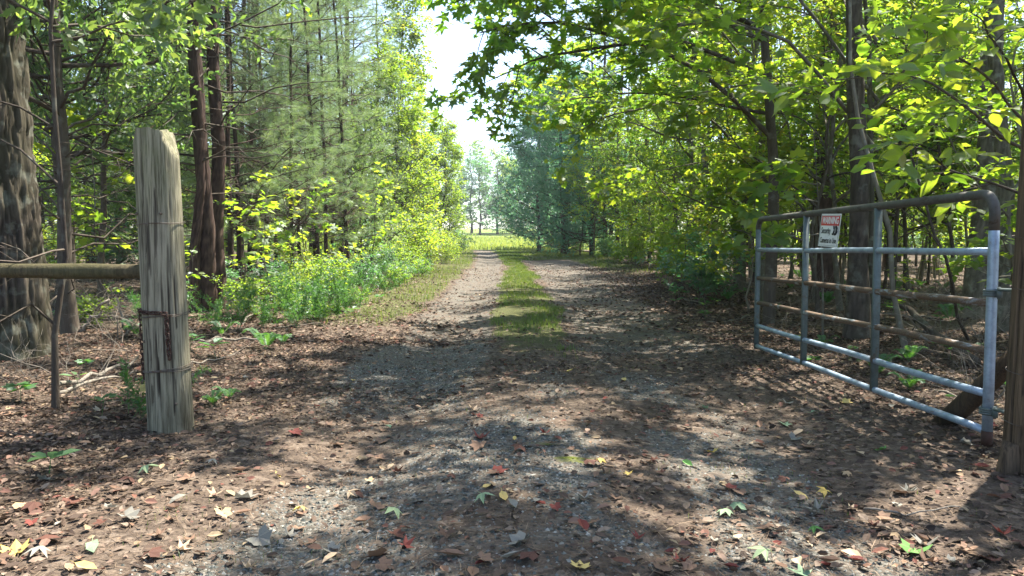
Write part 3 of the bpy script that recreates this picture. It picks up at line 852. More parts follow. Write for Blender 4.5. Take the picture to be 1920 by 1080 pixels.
# small dry leaf caught on the post top
mb = MB(); leaves(mb, np.array([[0, 0, 0]]), np.array([[.6, .2, .75]]), np.array([[-.7, -.5, .4]]), np.array([.06]), 'oval', np.array([.2]))
tag(obj('dry_leaf', mb.mesh('dry_leaf', FALL['dry brown']), None, (LPx - .08, LPy - .03, float(gz(LPx, LPy)) + 1.785)), 'curled dark dry leaf caught on top of the gate post', 'leaf')

def link_mesh():
    mb = MB(); n = 16
    a = np.linspace(0, 2 * math.pi, n + 1)
    P = np.stack([.0085 * np.cos(a), np.zeros(n + 1), .0085 * np.sin(a) + .010 * np.sign(np.round(np.sin(a), 6))], 1)
    tube(mb, P * [1.25, 1, 1.12], .0046, 6, False)
    return mb.mesh('chain_link', M['rust'], True)
LK = link_mesh()
def chain(name, label, pts):
    P = np.array(pts, float); L = np.concatenate([[0], np.cumsum(np.linalg.norm(np.diff(P, axis=0), axis=1))])
    t = thing(name, label, 'chain', tuple(P[0]))
    n = int(L[-1] / .0295)
    for k in range(n):
        s0 = (k + .5) * .0295
        p = np.array([np.interp(s0, L, P[:, i]) for i in range(3)]); p2 = np.array([np.interp(s0 + .01, L, P[:, i]) for i in range(3)])
        d = Vector(p2 - p)
        o = obj('link', LK, t, tuple(p - P[0]))
        qt = d.to_track_quat('Z', 'Y'); qt.rotate_axis if False else None
        from mathutils import Quaternion
        o.rotation_mode = 'QUATERNION'; o.rotation_quaternion = qt @ Quaternion((0, 0, 1), math.pi / 4 + (k % 2) * math.pi / 2)
    return t
gp = float(gz(LPx, LPy))
def onpost(ang, z, off=.010):
    return (LPx - .028 * z + (.132 + off) * math.cos(ang), LPy + (.132 + off) * .9 * math.sin(ang), gp + z)
chain('rusty_chain', 'rusty chain wrapped across the pale gate post with its loose end hanging down the front',
      [onpost(f0 - 1.5, .735), onpost(f0 - 1.2, .733), onpost(f0 - .8, .728), onpost(f0 - .4, .722), onpost(f0 + .1, .722), onpost(f0 + .42, .718), onpost(f0 + .44, .69), onpost(f0 + .46, .56), onpost(f0 + .48, .44)])
chain('rusty_chain', 'rusty chain hanging down the left side of the gate post to a padlock',
      [onpost(f0 - 1.5, .73), onpost(f0 - 1.52, .6), onpost(f0 - 1.5, .45), onpost(f0 - 1.5, .31)])
pl = thing('padlock', 'small dull brass padlock hanging low beside the gate post', 'padlock', onpost(f0 - 1.52, .26, .012))
mb = MB(); box(mb, (0, 0, 0), (.045, .022, .042)); box(mb, (0, -.0125, -.004), (.030, .004, .022)); obj('lock_body', mb.mesh('lock_body', M['brass']), pl)
mb = MB(); a = np.linspace(0, math.pi, 9)
tube(mb, np.concatenate([[[.014, 0, .018]], np.stack([.014 * np.cos(a), 0 * a, .036 + .014 * np.sin(a)], 1), [[-.014, 0, .018]]]), .0035, 6)
obj('shackle', mb.mesh('shackle', M['wire'], True), pl)

# rail between posts
rl = MB()
xs = np.linspace(-4.95, LPx - .10, 60)
P = np.stack([xs, np.full(60, LPy + .02) + .01 * np.sin(xs * 2), .955 + .006 * np.sin(xs * 1.7) + .004 * rng.normal(size=60).cumsum() * .2], 1)
tube(rl, P, .045 + .002 * np.sin(xs * 9), 20)
tag(obj('fence_rail', rl.mesh('fence_rail', M['rail_wood'], True)), 'round mossy wooden rail running level into the pale gate post', 'rail')
fp = thing('fence_post', 'short wooden fence post holding the far end of the round rail', 'post', (-5.0, LPy + .02, float(gz(-5, LPy))))
obj('post_body', post_mesh(1.3, .08, [(f0 - .3, .1, 1.2, .01, .008), (f0 + .5, .2, 1.0, .01, .007)], (.05, .06), (.05, .06), 'post_brown', s=8, rings=60, sides=40), fp)

# ------------------------------------------------------------------ right gate, sign, post
GX0, GY0, GX1, GY1 = 2.60, 4.00, 2.525, 7.60      # hinge end, free end
gl = math.hypot(GX1 - GX0, GY1 - GY0); gu = np.array([GX1 - GX0, GY1 - GY0, 0]) / gl
def gp_(s, z, off=0.0):
    return np.array([GX0, GY0, 0]) + gu * s + np.array([0, 0, z]) + np.array([gu[1], -gu[0], 0]) * off
gate = thing('farm_gate', 'blue grey tubular metal farm gate swung open beside the track', 'gate', (GX0, GY0, 0))
def gadd(name, mb, mat): return obj(name, mb.mesh(name, M[mat], True), gate)
def loc(p): return np.asarray(p) - np.array([GX0, GY0, 0])
def frame_path(z0, z1, corner=.10):
    pts = []
    for k in range(7):
        a = math.pi * k / 12
        pts.append(gp_(corner - corner * math.cos(a), z1 - corner + corner * math.sin(a)))
    return pts
zt = 1.397
mb = MB(); tube(mb, [loc(gp_(0, .02)), loc(gp_(0, .055)), loc(gp_(0, .105))], .0285, 16); gadd('stile_foot', mb, 'rust')
mb = MB(); tube(mb, [loc(gp_(0, z)) for z in (.095, .4, .8, 1.05, zt - .105)], .027, 16); gadd('hinge_stile', mb, 'galv')
top = [loc(p) for p in frame_path(.05, zt)]
topR = [loc(gp_(gl - (.10 - .10 * math.cos(math.pi * k / 12)), zt - .10 + .10 * math.sin(math.pi * k / 12))) for k in range(6, -1, -1)]
mb = MB(); tube(mb, [loc(gp_(0, zt - .20))] + top + topR, .0272, 16); gadd('top_rail', mb, 'galv_dark')
mb = MB(); tube(mb, [loc(gp_(gl, z)) for z in (.065, .5, 1.0, zt - .095)], .0265, 14); gadd('free_stile', mb, 'galv_green')
for z, mt in ((.100, 'galv'), (.305, 'galv'), (.545, 'galv_rust'), (.80, 'galv_rust'), (1.085, 'galv')):
    mb = MB(); tube(mb, [loc(gp_(s, z + .003 * math.sin(s * 3 + z * 9))) for s in np.linspace(.02, gl - .02, 14)], .0215, 14)
    gadd('rail', mb, mt)
for s in (1.22, 2.43):
    mb = MB()
    R_ = np.array([[gu[0], gu[1], 0], [gu[1], -gu[0], 0], [0, 0, 1]]).T
    box(mb, loc(gp_(s, .735, -.0)), (.028, .047, 1.30), R_)
    gadd('brace', mb, 'galv_green')
for z in (.86, .215):
    mb = MB()
    a = np.linspace(0, 2 * math.pi, 17)
    for dz in (-.012, 0, .012):
        tube(mb, [loc(gp_(0, z + dz)) + np.array([.036 * math.cos(t), .036 * math.sin(t), 0]) for t in a], .008, 6, False)
    box(mb, loc(gp_(-.05, z)), (.012, .05, .045)); h = gadd('hinge', mb, 'galv_green')
    mb = MB(); tube(mb, [loc(gp_(-.055, z + .035)), loc(gp_(-.055, z - .03))], .009, 8)
    tube(mb, [loc(gp_(-.055, z + .02)), loc(gp_(-.31, z + .025))], .010, 8); obj('hinge_pin', mb.mesh('hinge_pin', M['galv_green'], True), h)

# warning sign hung between the upper rails
sg = thing('warning_sign', 'white security camera warning sign with red banner hung on the gate', 'sign', tuple(gp_(1.90, 1.245, -.036)))
# local axes: x along the gate towards the viewer, z up, facing the track (-x world)
sg.rotation_euler = (math.radians(-5), math.radians(2.5), math.atan2(-gu[1], -gu[0]))
mb = MB(); box(mb, (0, 0, 0), (.345, .0016, .262)); panel = obj('panel', mb.mesh('sign_panel', M['sign_white']), sg)
mb = MB(); box(mb, (0, -.0016, .075), (.315, .0014, .076)); banner = obj('banner', mb.mesh('sign_banner', M['sign_red']), sg)
mb = MB()
for (cx, cz, w_, h_) in ((0, -.1215, .322, .002), (0, -.0 + .1195, .322, .002), (-.1605, 0, .002, .241), (.1605, 0, .002, .241)):
    box(mb, (cx, -.0016, cz), (w_, .0014, h_))
obj('border', mb.mesh('sign_border', M['sign_black']), sg)
def lettering(name, txt, size, x, z, mat, parent, width, bold=.0):
    cu = bpy.data.curves.new(name, 'FONT'); cu.body = txt; cu.size = size; cu.align_x = 'CENTER'; cu.align_y = 'CENTER'; cu.extrude = .0005; cu.offset = bold
    o = bpy.data.objects.new(name, cu); C.objects.link(o)
    bpy.context.view_layer.update()
    me = bpy.data.meshes.new_from_object(o.evaluated_get(bpy.context.evaluated_depsgraph_get()))
    C.objects.unlink(o); bpy.data.objects.remove(o)
    v = np.empty(len(me.vertices) * 3, np.float32); me.vertices.foreach_get('co', v); v = v.reshape(-1, 3)
    w0 = v[:, 0].max() - v[:, 0].min(); v[:, 0] -= (v[:, 0].max() + v[:, 0].min()) / 2; v[:, 0] *= width / w0
    v = np.stack([v[:, 0], -v[:, 2], v[:, 1]], 1)
    me.vertices.foreach_set('co', v.ravel()); me.update(); me.materials.clear(); me.materials.append(M[mat])
    o = obj(name, me, parent, (x, -.0030, z)); return o
lettering('lettering', 'WARNING', .074, 0, .075, 'sign_white', banner, .288, .0022)
lettering('lettering', 'Security', .068, -.055, -.005, 'sign_black', panel, .165, .0006)
lettering('lettering', 'Cameras in Use', .062, 0, -.082, 'sign_black', panel, .285, .0006)
mb = MB()
for cx, w_ in ((.072, .022), (.108, .036)):
    a = np.linspace(-1.9, 1.4, 10); tube(mb, np.stack([cx + w_ * .8 * np.cos(a), np.full(10, -.002), .0 + .03 * np.sin(a)], 1), .006 + w_ * .12, 6)
box(mb, (.122, -.0022, .006), (.028, .002, .046)); obj('camera_icon', mb.mesh('camera_icon', M['sign_black'], True), sg)
for sx in (-.15, .15):
    mb = MB(); tube(mb, [[sx, 0, .118], [sx + .004, .02, .15], [sx, .05, .17]], .0016, 5)
    obj('tie', mb.mesh('tie', M['wire'], True), sg)

RPx, RPy = 2.585, 3.60
rp = thing('gate_post', 'tall brown weathered wooden post carrying the metal gate hinges', 'post', (RPx, RPy, float(gz(RPx, RPy)) - .02))
f1 = math.atan2(-RPy, -RPx)
obj('post_body', post_mesh(1.80, .142, [(f1 - .5, .1, 1.7, .016, .010), (f1 - .1, .2, 1.78, .010, .007), (f1 + .3, .0, 1.2, .012, .008), (f1 + .6, .4, 1.7, .009, .007), (f1 - .9, .0, 1.5, .016, .010), (f1 - .3, 0, .8, .010, .007), (f1 + .1, .6, 1.5, .007, .005)],
                           (.06, .10), (.10, .08), 'post_brown', (.02, 0), 14, 1.0), rp)
for zz in (1.18, .93, .52, .27):
    mb = MB(); ring_wire(mb, .146, zz, sc=1.0, tilt=.012, cx=.02 * zz); obj('wire', mb.mesh('wire', M['wire'], True), rp)
mb = MB(); mb.add(np.array([[-.05, -.02, -.05], [.05, -.03, -.05], [.05, .03, -.05], [-.05, .03, -.05], [-.03, -.015, .10], [.035, -.02, .15], [.05, .03, .11], [-.02, .02, .17]]), [[0, 1, 5, 4], [1, 2, 6, 5], [2, 3, 7, 6], [3, 0, 4, 7], [4, 5, 6, 7]], .2)
tag(obj('wood_splinter', mb.mesh('wood_splinter', M['post_brown'], True), None, (2.415, 3.55, 0.0)), 'broken stub of wood at the foot of the brown hinge post', 'wood')
mb = MB(); tube(mb, [[2.70, 4.62, -.03], [2.735, 4.35, .22], [2.74, 4.1, .43], [2.76, 3.98, .54]], [.062, .06, .056, .05], 16)
tag(obj('brace_log', mb.mesh('brace_log', M['post_brown'], True)), 'grey brown log propped diagonally behind the gate against the hinge post', 'log')

# ------------------------------------------------------------------ trees one can single out
OCC = []     # taken places (x, y, r)
def taken(x, y, r):
    return any((x - a) ** 2 + (y - b) ** 2 < (r + c) ** 2 for a, b, c in OCC)
def special(px, d, parts, name, label, cat, s=1.0, rz=None, r=.5, group=None):
    x = (px - 960) / F_PX * d
    OCC.append((x, d, r))
    return place(parts, name, label, cat, x, d, rz, s, group)

# big furrowed trunk at the left
tc = np.array([[0, 0, -.15], [0, 0, .5], [-.03, 0, 1.5], [-.07, .02, 3], [-.13, .02, 6], [-.15, 0, 10]])
tb = MB(); bark_trunk(tb, tc, np.array([.36, .335, .30, .265, .22, .15]), 150, .05, .045, 19, .22, 5, zf=2.6)
bb, lb = MB(), MB()
P1, R1 = kids(tc[None], np.array([[.36, .335, .30, .265, .22, .15]]), 12, .55, .98, 62, 8, 3.6, .4, 6, .1, .1, .016, .1)
P2, R2 = kids(P1, R1, 6, .25, 1, 48, 12, 1.6, .3, 4, 0, .1, .012, .3); P3, R3 = kids(P2, R2, 6, .2, 1, 45, 12, .7, .3, 3, 0, .1, .009, .3)
tubes(bb, P1, R1, 6); tubes(bb, P2, R2, 4); tubes(bb, P3, R3, 3); twig_leaves(lb, P3, 9, .11)
special(8, 6.7, [('trunk', tb.mesh('oak_trunk', M['bark_oak'], True)), ('branches', bb.mesh('oak_branches', M['bark_dark'], True)), ('crown', lb.mesh('oak_crown', M['leaf_mid']))],
        'oak_tree', 'massive old tree with deeply furrowed dark trunk behind the wooden rail', 'tree', rz=.4, r=.8)
def cpine(h, r, **kw): return crown_pine(h, r, furrow=.014, split=True, **kw)
special(389, 11.2, cpine(17, .112, t_live=.3, lean=(.004, 0)), 'pine_tree', 'left stem of the close-set pair of thick reddish brown pines', 'tree', r=.1)
special(412, 11.4, cpine(16, .108, t_live=.32, lean=(.004, 0), dead=22), 'pine_tree', 'right stem of the close-set pair of thick reddish brown pines', 'tree', r=.6)
special(364, 11.0, cpine(12, .07, t_live=.35, lean=(-.025, 0), wig=.02), 'pine_tree', 'slimmer leaning pine just beside the thick pair of pines', 'tree', r=.3)
special(130, 8.6, crown_cedar(8, .085, t0=.28, nb=60, blen=2.3, dead=18), 'cedar_tree', 'slim straight cedar between the massive old tree and the pale gate post', 'tree', r=.3)
special(112, 10.5, crown_cedar(7.5, .12, t0=.25, nb=60, blen=2.2, dead=20, lean=(-.03, 0)), 'cedar_tree', 'thicker cedar leaning behind the slim cedar near the old tree', 'tree', r=.3)
special(95, 4.75, crown_cedar(5.4, .021, t0=.42, nb=30, blen=1.4, dead=5, lean=(.01, 0)), 'cedar_sapling', 'thin dark stem rising just behind the wooden rail', 'tree', r=.2)
special(190, 12.5, crown_cedar(8, .06, t0=.25, nb=55, blen=2.2, dead=16, lean=(.06, 0)), 'cedar_tree', 'thin leaning cedar behind the pale gate post', 'tree', r=.3)
# right side
special(1612, 8.6, crown_hardwood(12, .115, 9, .38, 3.0, bark='bark_dark', wig=.012, nl=6, split=True, furrow=.010), 'hardwood_tree', 'dark straight trunk standing behind the middle of the gate', 'tree', r=.6)
OKB = crown_hardwood(14, .17, 7, .5, 2.8, bark='bark_grey', wig=.008, nl=6, split=True, furrow=.022)
special(1838, 10.5, OKB, 'hardwood_tree', 'thick grey brown furrowed trunk behind the hinge end of the gate', 'tree', r=.6)
special(1885, 9.0, crown_hardwood(11, .10, 6, .5, 2.5, bark='bark_grey', wig=.025, nl=6, split=True, furrow=.012), 'hardwood_tree', 'crooked grey trunk close behind the brown hinge post', 'tree', r=.5)
special(1545, 14, cpine(18, .19, t_dead=.15, t_live=.5, nb=30), 'pine_tree', 'stout dark pine in the woods directly behind the warning sign', 'tree', r=.5)
special(1425, 19, cpine(18, .17, t_dead=.15, t_live=.5, nb=30), 'pine_tree', 'stout dark pine in the woods behind the free end of the gate', 'tree', r=.5)
special(1322, 17.5, crown_hardwood(10, .075, 14, .3, 2.8, bark='bark_grey', wig=.03, lean=(-.05, 0), split=True), 'hardwood_tree', 'slender blotchy grey trunk at the right edge of the track before the gate', 'tree', r=.5, rz=0)
special(1302, 18.5, crown_hardwood(9, .055, 13, .3, 2.6, bark='bark_grey', wig=.03, lean=(-.04, 0), split=True), 'hardwood_tree', 'thinner pale trunk close beside the blotchy grey one at the track edge', 'tree', r=.3, rz=0)
special(1390, 16, crown_hardwood(9.5, .095, 13, .33, 2.7, bark='bark_grey', wig=.03, lean=(-.02, 0), split=True), 'hardwood_tree', 'short-limbed grey trunk just left of the gate end', 'tree', r=.4, rz=0)

# overhanging sweetgum with star leaves reaching over the track
def custom_tree(stem, srad, limbs, lrad, leaf, shape, mat, bark, n2=9, n3=5, nl=7, l2=1.1, l3=.45, droop=.4, tilt=.5, top=None, sides=12, single=0, org=(0, 0)):
    tb, bb, lb = MB(), MB(), MB(); parts = []; col = []
    stem = np.asarray(stem, float); t = np.linspace(0, 1, 16); ts = np.linspace(0, 1, len(stem))
    S = np.stack([np.interp(t, ts, stem[:, k]) for k in range(3)], 1); Rr = np.linspace(srad, srad * .2, 16)
    tubes(tb, S[None], Rr[None], sides)
    for L, lr in zip(limbs, lrad):
        L = np.asarray(L, float); ts = np.linspace(0, 1, len(L)); t = np.linspace(0, 1, 10)
        Q = np.stack([np.interp(t, ts, L[:, k]) for k in range(3)], 1); Q[1:-1] = (Q[:-2] + 2 * Q[1:-1] + Q[2:]) / 4
        Q += np.cumsum(rng.normal(size=Q.shape) * .015, 0) - 0; Q[0] = L[0]
        RL = np.linspace(lr, lr * .2, 10)
        qb = MB(); tubes(qb, Q[None], RL[None], 6); parts.append(('limb', qb.mesh('limb', M[bark], True)))
        P2, R2 = kids(Q[None], RL[None], n2, .12, 1, 46, 10, l2, .35, 5, -.03, .10, .011, .55)
        P3, R3 = kids(P2, R2, n3, .2, 1, 45, 12, l3, .3, 3, -.06, .10, .008, .5)
        tubes(bb, P2, R2, 4); tubes(bb, P3, R3, 3)
        twig_leaves(lb, P3, nl, leaf, shape, droop, tilt, collect=col); twig_leaves(lb, P2, 3, leaf, shape, droop, tilt, collect=col)
    if top:
        P1, R1 = kids(S[None], Rr[None], top[0], top[1], .98, 58, 9, top[2], .5, 6, .12, .1, .016, .15)
        P2, R2 = kids(P1, R1, 6, .25, 1, 48, 12, top[2] * .45, .35, 4, 0, .1, .012, .4); P3, R3 = kids(P2, R2, 5, .2, 1, 45, 12, top[2] * .2, .3, 3, 0, .1, .009, .4)
        tubes(bb, P1, R1, 5); tubes(bb, P2, R2, 4); tubes(bb, P3, R3, 3); twig_leaves(lb, P3, 7, leaf, 'simple')
    p, ax, nr, sz = (np.concatenate([c[i] for c in col]) for i in range(4))
    order = np.argsort(np.linalg.norm(p + np.array([org[0], org[1], 0]), axis=1) / sz)
    one, rest = order[:single], order[single:]
    if len(rest): leaves(lb, p[rest], ax[rest], nr[rest], sz[rest], shape)
    if single:
        V, Fc = LEAF[shape]; tm = []
        for k in range(9):
            q = MB(); q.add(V * [1, .9 + .2 * rng.random(), 1] + np.outer(V[:, 0] ** 2, [0, 0, .15 * rng.normal()]), Fc, (k + .5) / 9); tm.append(q.mesh('leaf', M[mat]))
        for i in one:
            a = ax[i] / np.linalg.norm(ax[i]); n_ = nr[i] - nr[i].dot(a) * a; n_ /= np.linalg.norm(n_); s_ = np.cross(n_, a)
            m4 = Matrix(((a[0], s_[0], n_[0], 0), (a[1], s_[1], n_[1], 0), (a[2], s_[2], n_[2], 0), (0, 0, 0, 1)))
            parts.append(('leaf', tm[int(rng.integers(9))], Matrix.Translation(Vector(p[i])) @ m4 @ Matrix.Scale(float(sz[i]), 4)))
    if not lb.n: return [('trunk', tb.mesh('gum_trunk', M[bark], True)), ('branches', bb.mesh('gum_branches', M[bark], True))] + parts
    return parts + [('trunk', tb.mesh('gum_trunk', M[bark], True)), ('branches', bb.mesh('gum_branches', M[bark], True)), ('crown', lb.mesh('gum_crown', M[mat]))]

bx, by = 3.55, 10.2
def rel(px, py, d): 
    p = at(px, py, d); return [p[0] - bx, p[1] - by, p[2] - float(gz(bx, by))]
place(custom_tree([[0, 0, -.1], [.05, 0, 2], [-.1, .1, 4], [-.2, .2, 6.5], [-.1, .3, 9.5]], .09,
                  [[[-.03, .03, 2.6], rel(1300, 110, 9.8), rel(1120, 60, 9.2), rel(1000, 30, 8.6), rel(895, 60, 8.3)],
                   [[-.08, .05, 3.4], rel(1260, 60, 9.4), rel(1080, 90, 9.0), rel(1000, 105, 8.8), rel(915, 140, 8.7)],
                   [[-.1, .1, 3.9], rel(1240, 0, 9.8), rel(1080, -30, 9.6), rel(980, -20, 9.3), rel(905, 10, 9.2)],
                   [[-.1, .1, 4.3], rel(1200, -60, 9.0), rel(1050, -60, 8.0), rel(930, -40, 7.4)],
                   [[-.05, .05, 2.9], rel(1250, 170, 10.6), rel(1120, 170, 11.0), rel(1010, 190, 11.4)],
                   [[-.12, .12, 4.8], [-1.2, -1.2, 5.8], [-2.6, -2.4, 6.3], [-3.9, -3.0, 6.4]],
                   [[-.16, .16, 5.8], [-1.6, -.6, 6.8], [-3.2, -1.2, 7.3], [-4.6, -1.6, 7.4]],
                   [[-.18, .18, 6.3], [-1.0, -1.2, 7.5], [-2.4, -3.0, 8.2], [-3.2, -4.2, 8.3]],
                   [[-.16, .2, 5.5], [-2.2, .4, 6.4], [-4.0, .6, 6.7], [-5.2, .6, 6.6]]],
                  [.035, .032, .03, .03, .025, .034, .034, .03, .034], .115, 'star', 'leaf_mid', 'bark_dark', n2=13, n3=6, nl=7, l2=1.0, l3=.42, top=(4, .5, 2.2), single=290, org=(bx, by)),
      'sweetgum_tree', 'tree reaching over the track with dark green star-shaped leaves against the sky', 'tree', bx, by, 0)
OCC.append((bx, by, .4))
# yellow-green maples arching from the right woods
for (bx, by, tgt, lab) in ((4.6, 13.5, [(1300, 180, 12.5), (1150, 210, 12), (1060, 250, 12)], 'arching understory tree with yellow green leaves over the track edge beyond the gate'),
                           (4.4, 9.0, [(1480, 60, 8.6), (1330, 40, 8.2), (1210, 70, 8)], 'arching yellow green tree whose limbs rise over the open gate')):
    OCC.append((bx, by, .4))
    r0 = [[0, 0, 2.2], [0, 0, 2.8], [-.03, 0, 3.5], [-.03, 0, 1.9]]
    limbs = []
    for k, st in enumerate(r0):
        limbs.append([st] + [rel(px + 25 * k, py - 75 * k + (0 if k < 3 else 330), d + .4 * (k - 1)) for px, py, d in tgt])
    place(custom_tree([[0, 0, -.1], [-.05, 0, 1.5], [-.15, -.05, 3.5], [-.5, -.1, 6]], .055, limbs, [.026, .024, .022, .02], .105, 'maple', 'leaf_bright', 'bark_grey', n2=10, n3=5, nl=7, l2=.95, l3=.42, top=(4, .5, 1.8), single=150, org=(bx, by)),
          'understory_tree', lab, 'tree', bx, by, 0)

bx, by = 4.7, 4.3  # hardwood out of view on the right, added so its crown shades the foreground
place(crown_hardwood(10.5, .13, 7, .45, 3.9, .12, n2=7, n3=8, nl=13, l2=.26, l3=.40, ang=62, lean=(-.10, .10), pull=(-1.1, .5, 0), bark='bark_dark', wig=.01, split=True),
      'hardwood_tree', 'unseen spreading hardwood beside the brown hinge post, added to shade the ground before the gate', 'tree', bx, by, 0)
OCC.append((bx, by, .5))

# near branches with large oval leaves at the upper right
bx, by = 3.95, 5.75
place(custom_tree([[0, 0, -.1], [.0, 0, 1.2], [-.05, -.05, 2.4], [-.1, -.1, 4.2]], .03,
                  [[[0, 0, 1.85], rel(1850, 235, 5.3), rel(1760, 150, 4.9), rel(1650, 110, 4.7), rel(1540, 120, 4.6)],
                   [[-.03, -.03, 2.05], rel(1840, 130, 5.2), rel(1770, 80, 5.0), rel(1700, 60, 4.9)],
                   [[0, 0, 1.5], rel(1800, 330, 5.4), rel(1720, 280, 5.2), rel(1660, 275, 5.1)],
                   [[-.04, -.04, 2.2], rel(1850, 60, 5.0), rel(1800, 10, 4.8)]],
                  [.014, .012, .012, .012], .125, 'oval', 'leaf_bright', 'bark_dark', n2=7, n3=2, nl=5, l2=.42, l3=.26, droop=.5, tilt=.7, single=290, org=(bx, by)),
      'hickory_sapling', 'young tree with large light green oval leaves hanging above the gate', 'tree', bx, by, 0)
OCC.append((bx, by, .3))
bx, by = 3.55, 8.4
place(custom_tree([[0, 0, -.1], [-.02, 0, .8], [-.1, -.05, 1.5], [-.2, -.1, 2.4]], .014,
                  [[[-.06, -.03, 1.25], rel(1440, 455, 8.2), rel(1385, 465, 8.0)], [[-.1, -.05, 1.6], rel(1450, 370, 8.2), rel(1395, 390, 8.1)], [[-.12, -.05, 1.8], rel(1480, 330, 8.3), rel(1425, 320, 8.2)]],
                  [.008, .008, .008], .14, 'maple', 'leaf_bright', 'bark_grey', n2=5, n3=2, nl=4, l2=.35, l3=.2, droop=.4, tilt=.6, single=200, org=(bx, by)),
      'maple_sapling', 'small maple sapling with large yellow leaves behind the free end of the gate', 'tree', bx, by, 0)

# tall sunlit sweetgums at the left edge and blue green cedars at the right edge of the track, far along
for i, (px, d, k, s, lab) in enumerate([(768, 33, 0, 1.0, 'tall spindly yellow green tree at the left edge of the track, highest against the sky'),
                                        (722, 29, 1, .8, 'yellow green tree standing before the tall spindly one left of the track'),
                                        (818, 43, 1, .8, 'sunlit yellow green tree beyond the tall spindly one left of the track'),
                                        (842, 53, 0, .7, 'last yellow green tree before the field on the left of the track'),
                                        (790, 38, 0, .7, 'smaller yellow green tree tucked behind the tall spindly one')]):
    special(px, d, TALLG[k], 'sweetgum_tree', lab, 'tree', s, r=1.0)
for px, d, k, s, lab in [(1010, 52, 1, 1.0, 'tall blue green cedar leaning its boughs over the far track'), (1060, 45, 0, 1.0, 'dense dark blue green cedar before the far one right of the track'),
                         (1010, 62, 0, 1.05, 'blue green cedar nearest the sunny field on the right'), (1110, 41, 0, .9, 'blue green cedar at the near end of the dense cedar row'), (1075, 55, 1, .95, 'blue green cedar set back in the dense cedar row')]:
    special(px, d, CEDARS_B[k], 'cedar_tree', lab, 'tree', s, r=1.2)

# ------------------------------------------------------------------ the woods on both sides
def scatter(n, xr, yr, rmin, ok=None, tries=60):
    out = []
    for _ in range(n * tries):
        if len(out) >= n: break
        x = rng.uniform(*xr); y = rng.uniform(*yr)
        if ok is not None and not ok(x, y): continue
        if taken(x, y, rmin): continue
        OCC.append((x, y, rmin)); out.append((x, y))
    return out
def sunny(x, y): return ((x - 7.3) / 2.6) ** 2 + ((y - 9.8) / 2.8) ** 2 < 1
def edge_l(y): return float(road_x(y)) - 3.0
def edge_r(y): return float(road_x(y)) + 3.6 + 1.4 * float(sstep(14, 22, y)) * (1 - float(sstep(36, 42, y)))

PWORD = ['slender straight', 'stouter high-crowned', 'thin close-branched', 'tall bare-stemmed', 'small low-branched']
def where_l(x, y):
    u = float(road_x(y)) - x
    if y < 16: return 'behind the pale gate post' if x < -5 else 'near the thick pair of pines'
    if u < 6: return 'close to the grassy left verge' if y < 34 else 'by the left verge near the field'
    return 'before the bright clearing on the left' if u > 15 else ('deep in the left woods' if y < 34 else 'far along in the left woods')
def where_r(x, y):
    u = x - float(road_x(y))
    if y < 16: return 'in the woods behind the open gate' if u < 9 else 'far back in the woods behind the gate'
    if u < 7: return 'lining the right edge of the track beyond the gate' if y < 30 else 'lining the right edge near the dark cedars'
    return 'well inside the woods right of the track' if u < 16 else 'deepest in the right woods'
def pine_l(x, y, s, k):
    w = PWORD[k]; wh = where_l(x, y)
    place(PINES[k], 'pine_tree', f'{w} pine {wh}', 'tree', x, y, None, s, f'{w} pines {wh}')
def pine_r(x, y, s, k):
    w = ['stout tall', 'slim tall'][k]; wh = where_r(x, y)
    place(TALLP[k], 'pine_tree', f'{w} bare-stemmed pine {wh}', 'tree', x, y, None, s, f'{w} pines {wh}')
UWORD = ['layered yellow green', 'leaning yellow green', 'small broad-crowned yellow green', 'darker green crooked', 'taller arching yellow green']
def under(x, y, s, k, wh):
    place(UNDER[k], 'understory_tree', f'{UWORD[k]} understory tree {wh}', 'tree', x, y, None, s, f'{UWORD[k]} understory trees {wh}')
for px, d in ((447, 22), (470, 24), (490, 20.5), (590, 21), (615, 20), (655, 19.5), (545, 30), (640, 27), (520, 27), (430, 27)):
    x = (px - 960) / F_PX * d; OCC.append((x, d, .25)); pine_l(x, d, rng.uniform(.85, 1.05), int(rng.integers(5)))
for x, y in scatter(40, (-24, -3.6), (12, 60), .9, lambda x, y: x < edge_l(y) - .8 and (x - 1.6) / y < -.155):
    pine_l(x, y, rng.uniform(.7, 1.05), int(rng.integers(5)))
for px, d, k in ((455, 15, 4), (505, 17, 2), (545, 16, 4), (600, 17.5, 4), (640, 23, 2), (565, 22, 4), (480, 18, 2), (625, 26, 4), (430, 14, 4), (670, 30, 2), (580, 28, 4)):
    x = (px - 960) / F_PX * d; OCC.append((x, d, .25)); pine_l(x, d, rng.uniform(.75, .95), k)
for x, y in scatter(16, (-18, -4), (8, 36), .9, lambda x, y: x < edge_l(y) - 1.2 and not (x > -4.8 and y < 10)):
    k = int(rng.integers(3)); w = ['feathery', 'tall feathery', 'small feathery'][k]; wh = where_l(x, y)
    place(CEDARS[k], 'cedar_tree', f'{w} green cedar {wh}', 'tree', x, y, None, rng.uniform(.75, 1.05), f'{w} cedars {wh}')
for x, y in scatter(34, (-24, -3.2), (13, 62), .8, lambda x, y: x < edge_l(y) - 1.4 and (x + 1.2) / y < -.085):
    under(x, y, rng.uniform(.65, 1.0), int(rng.integers(5)), where_l(x, y))

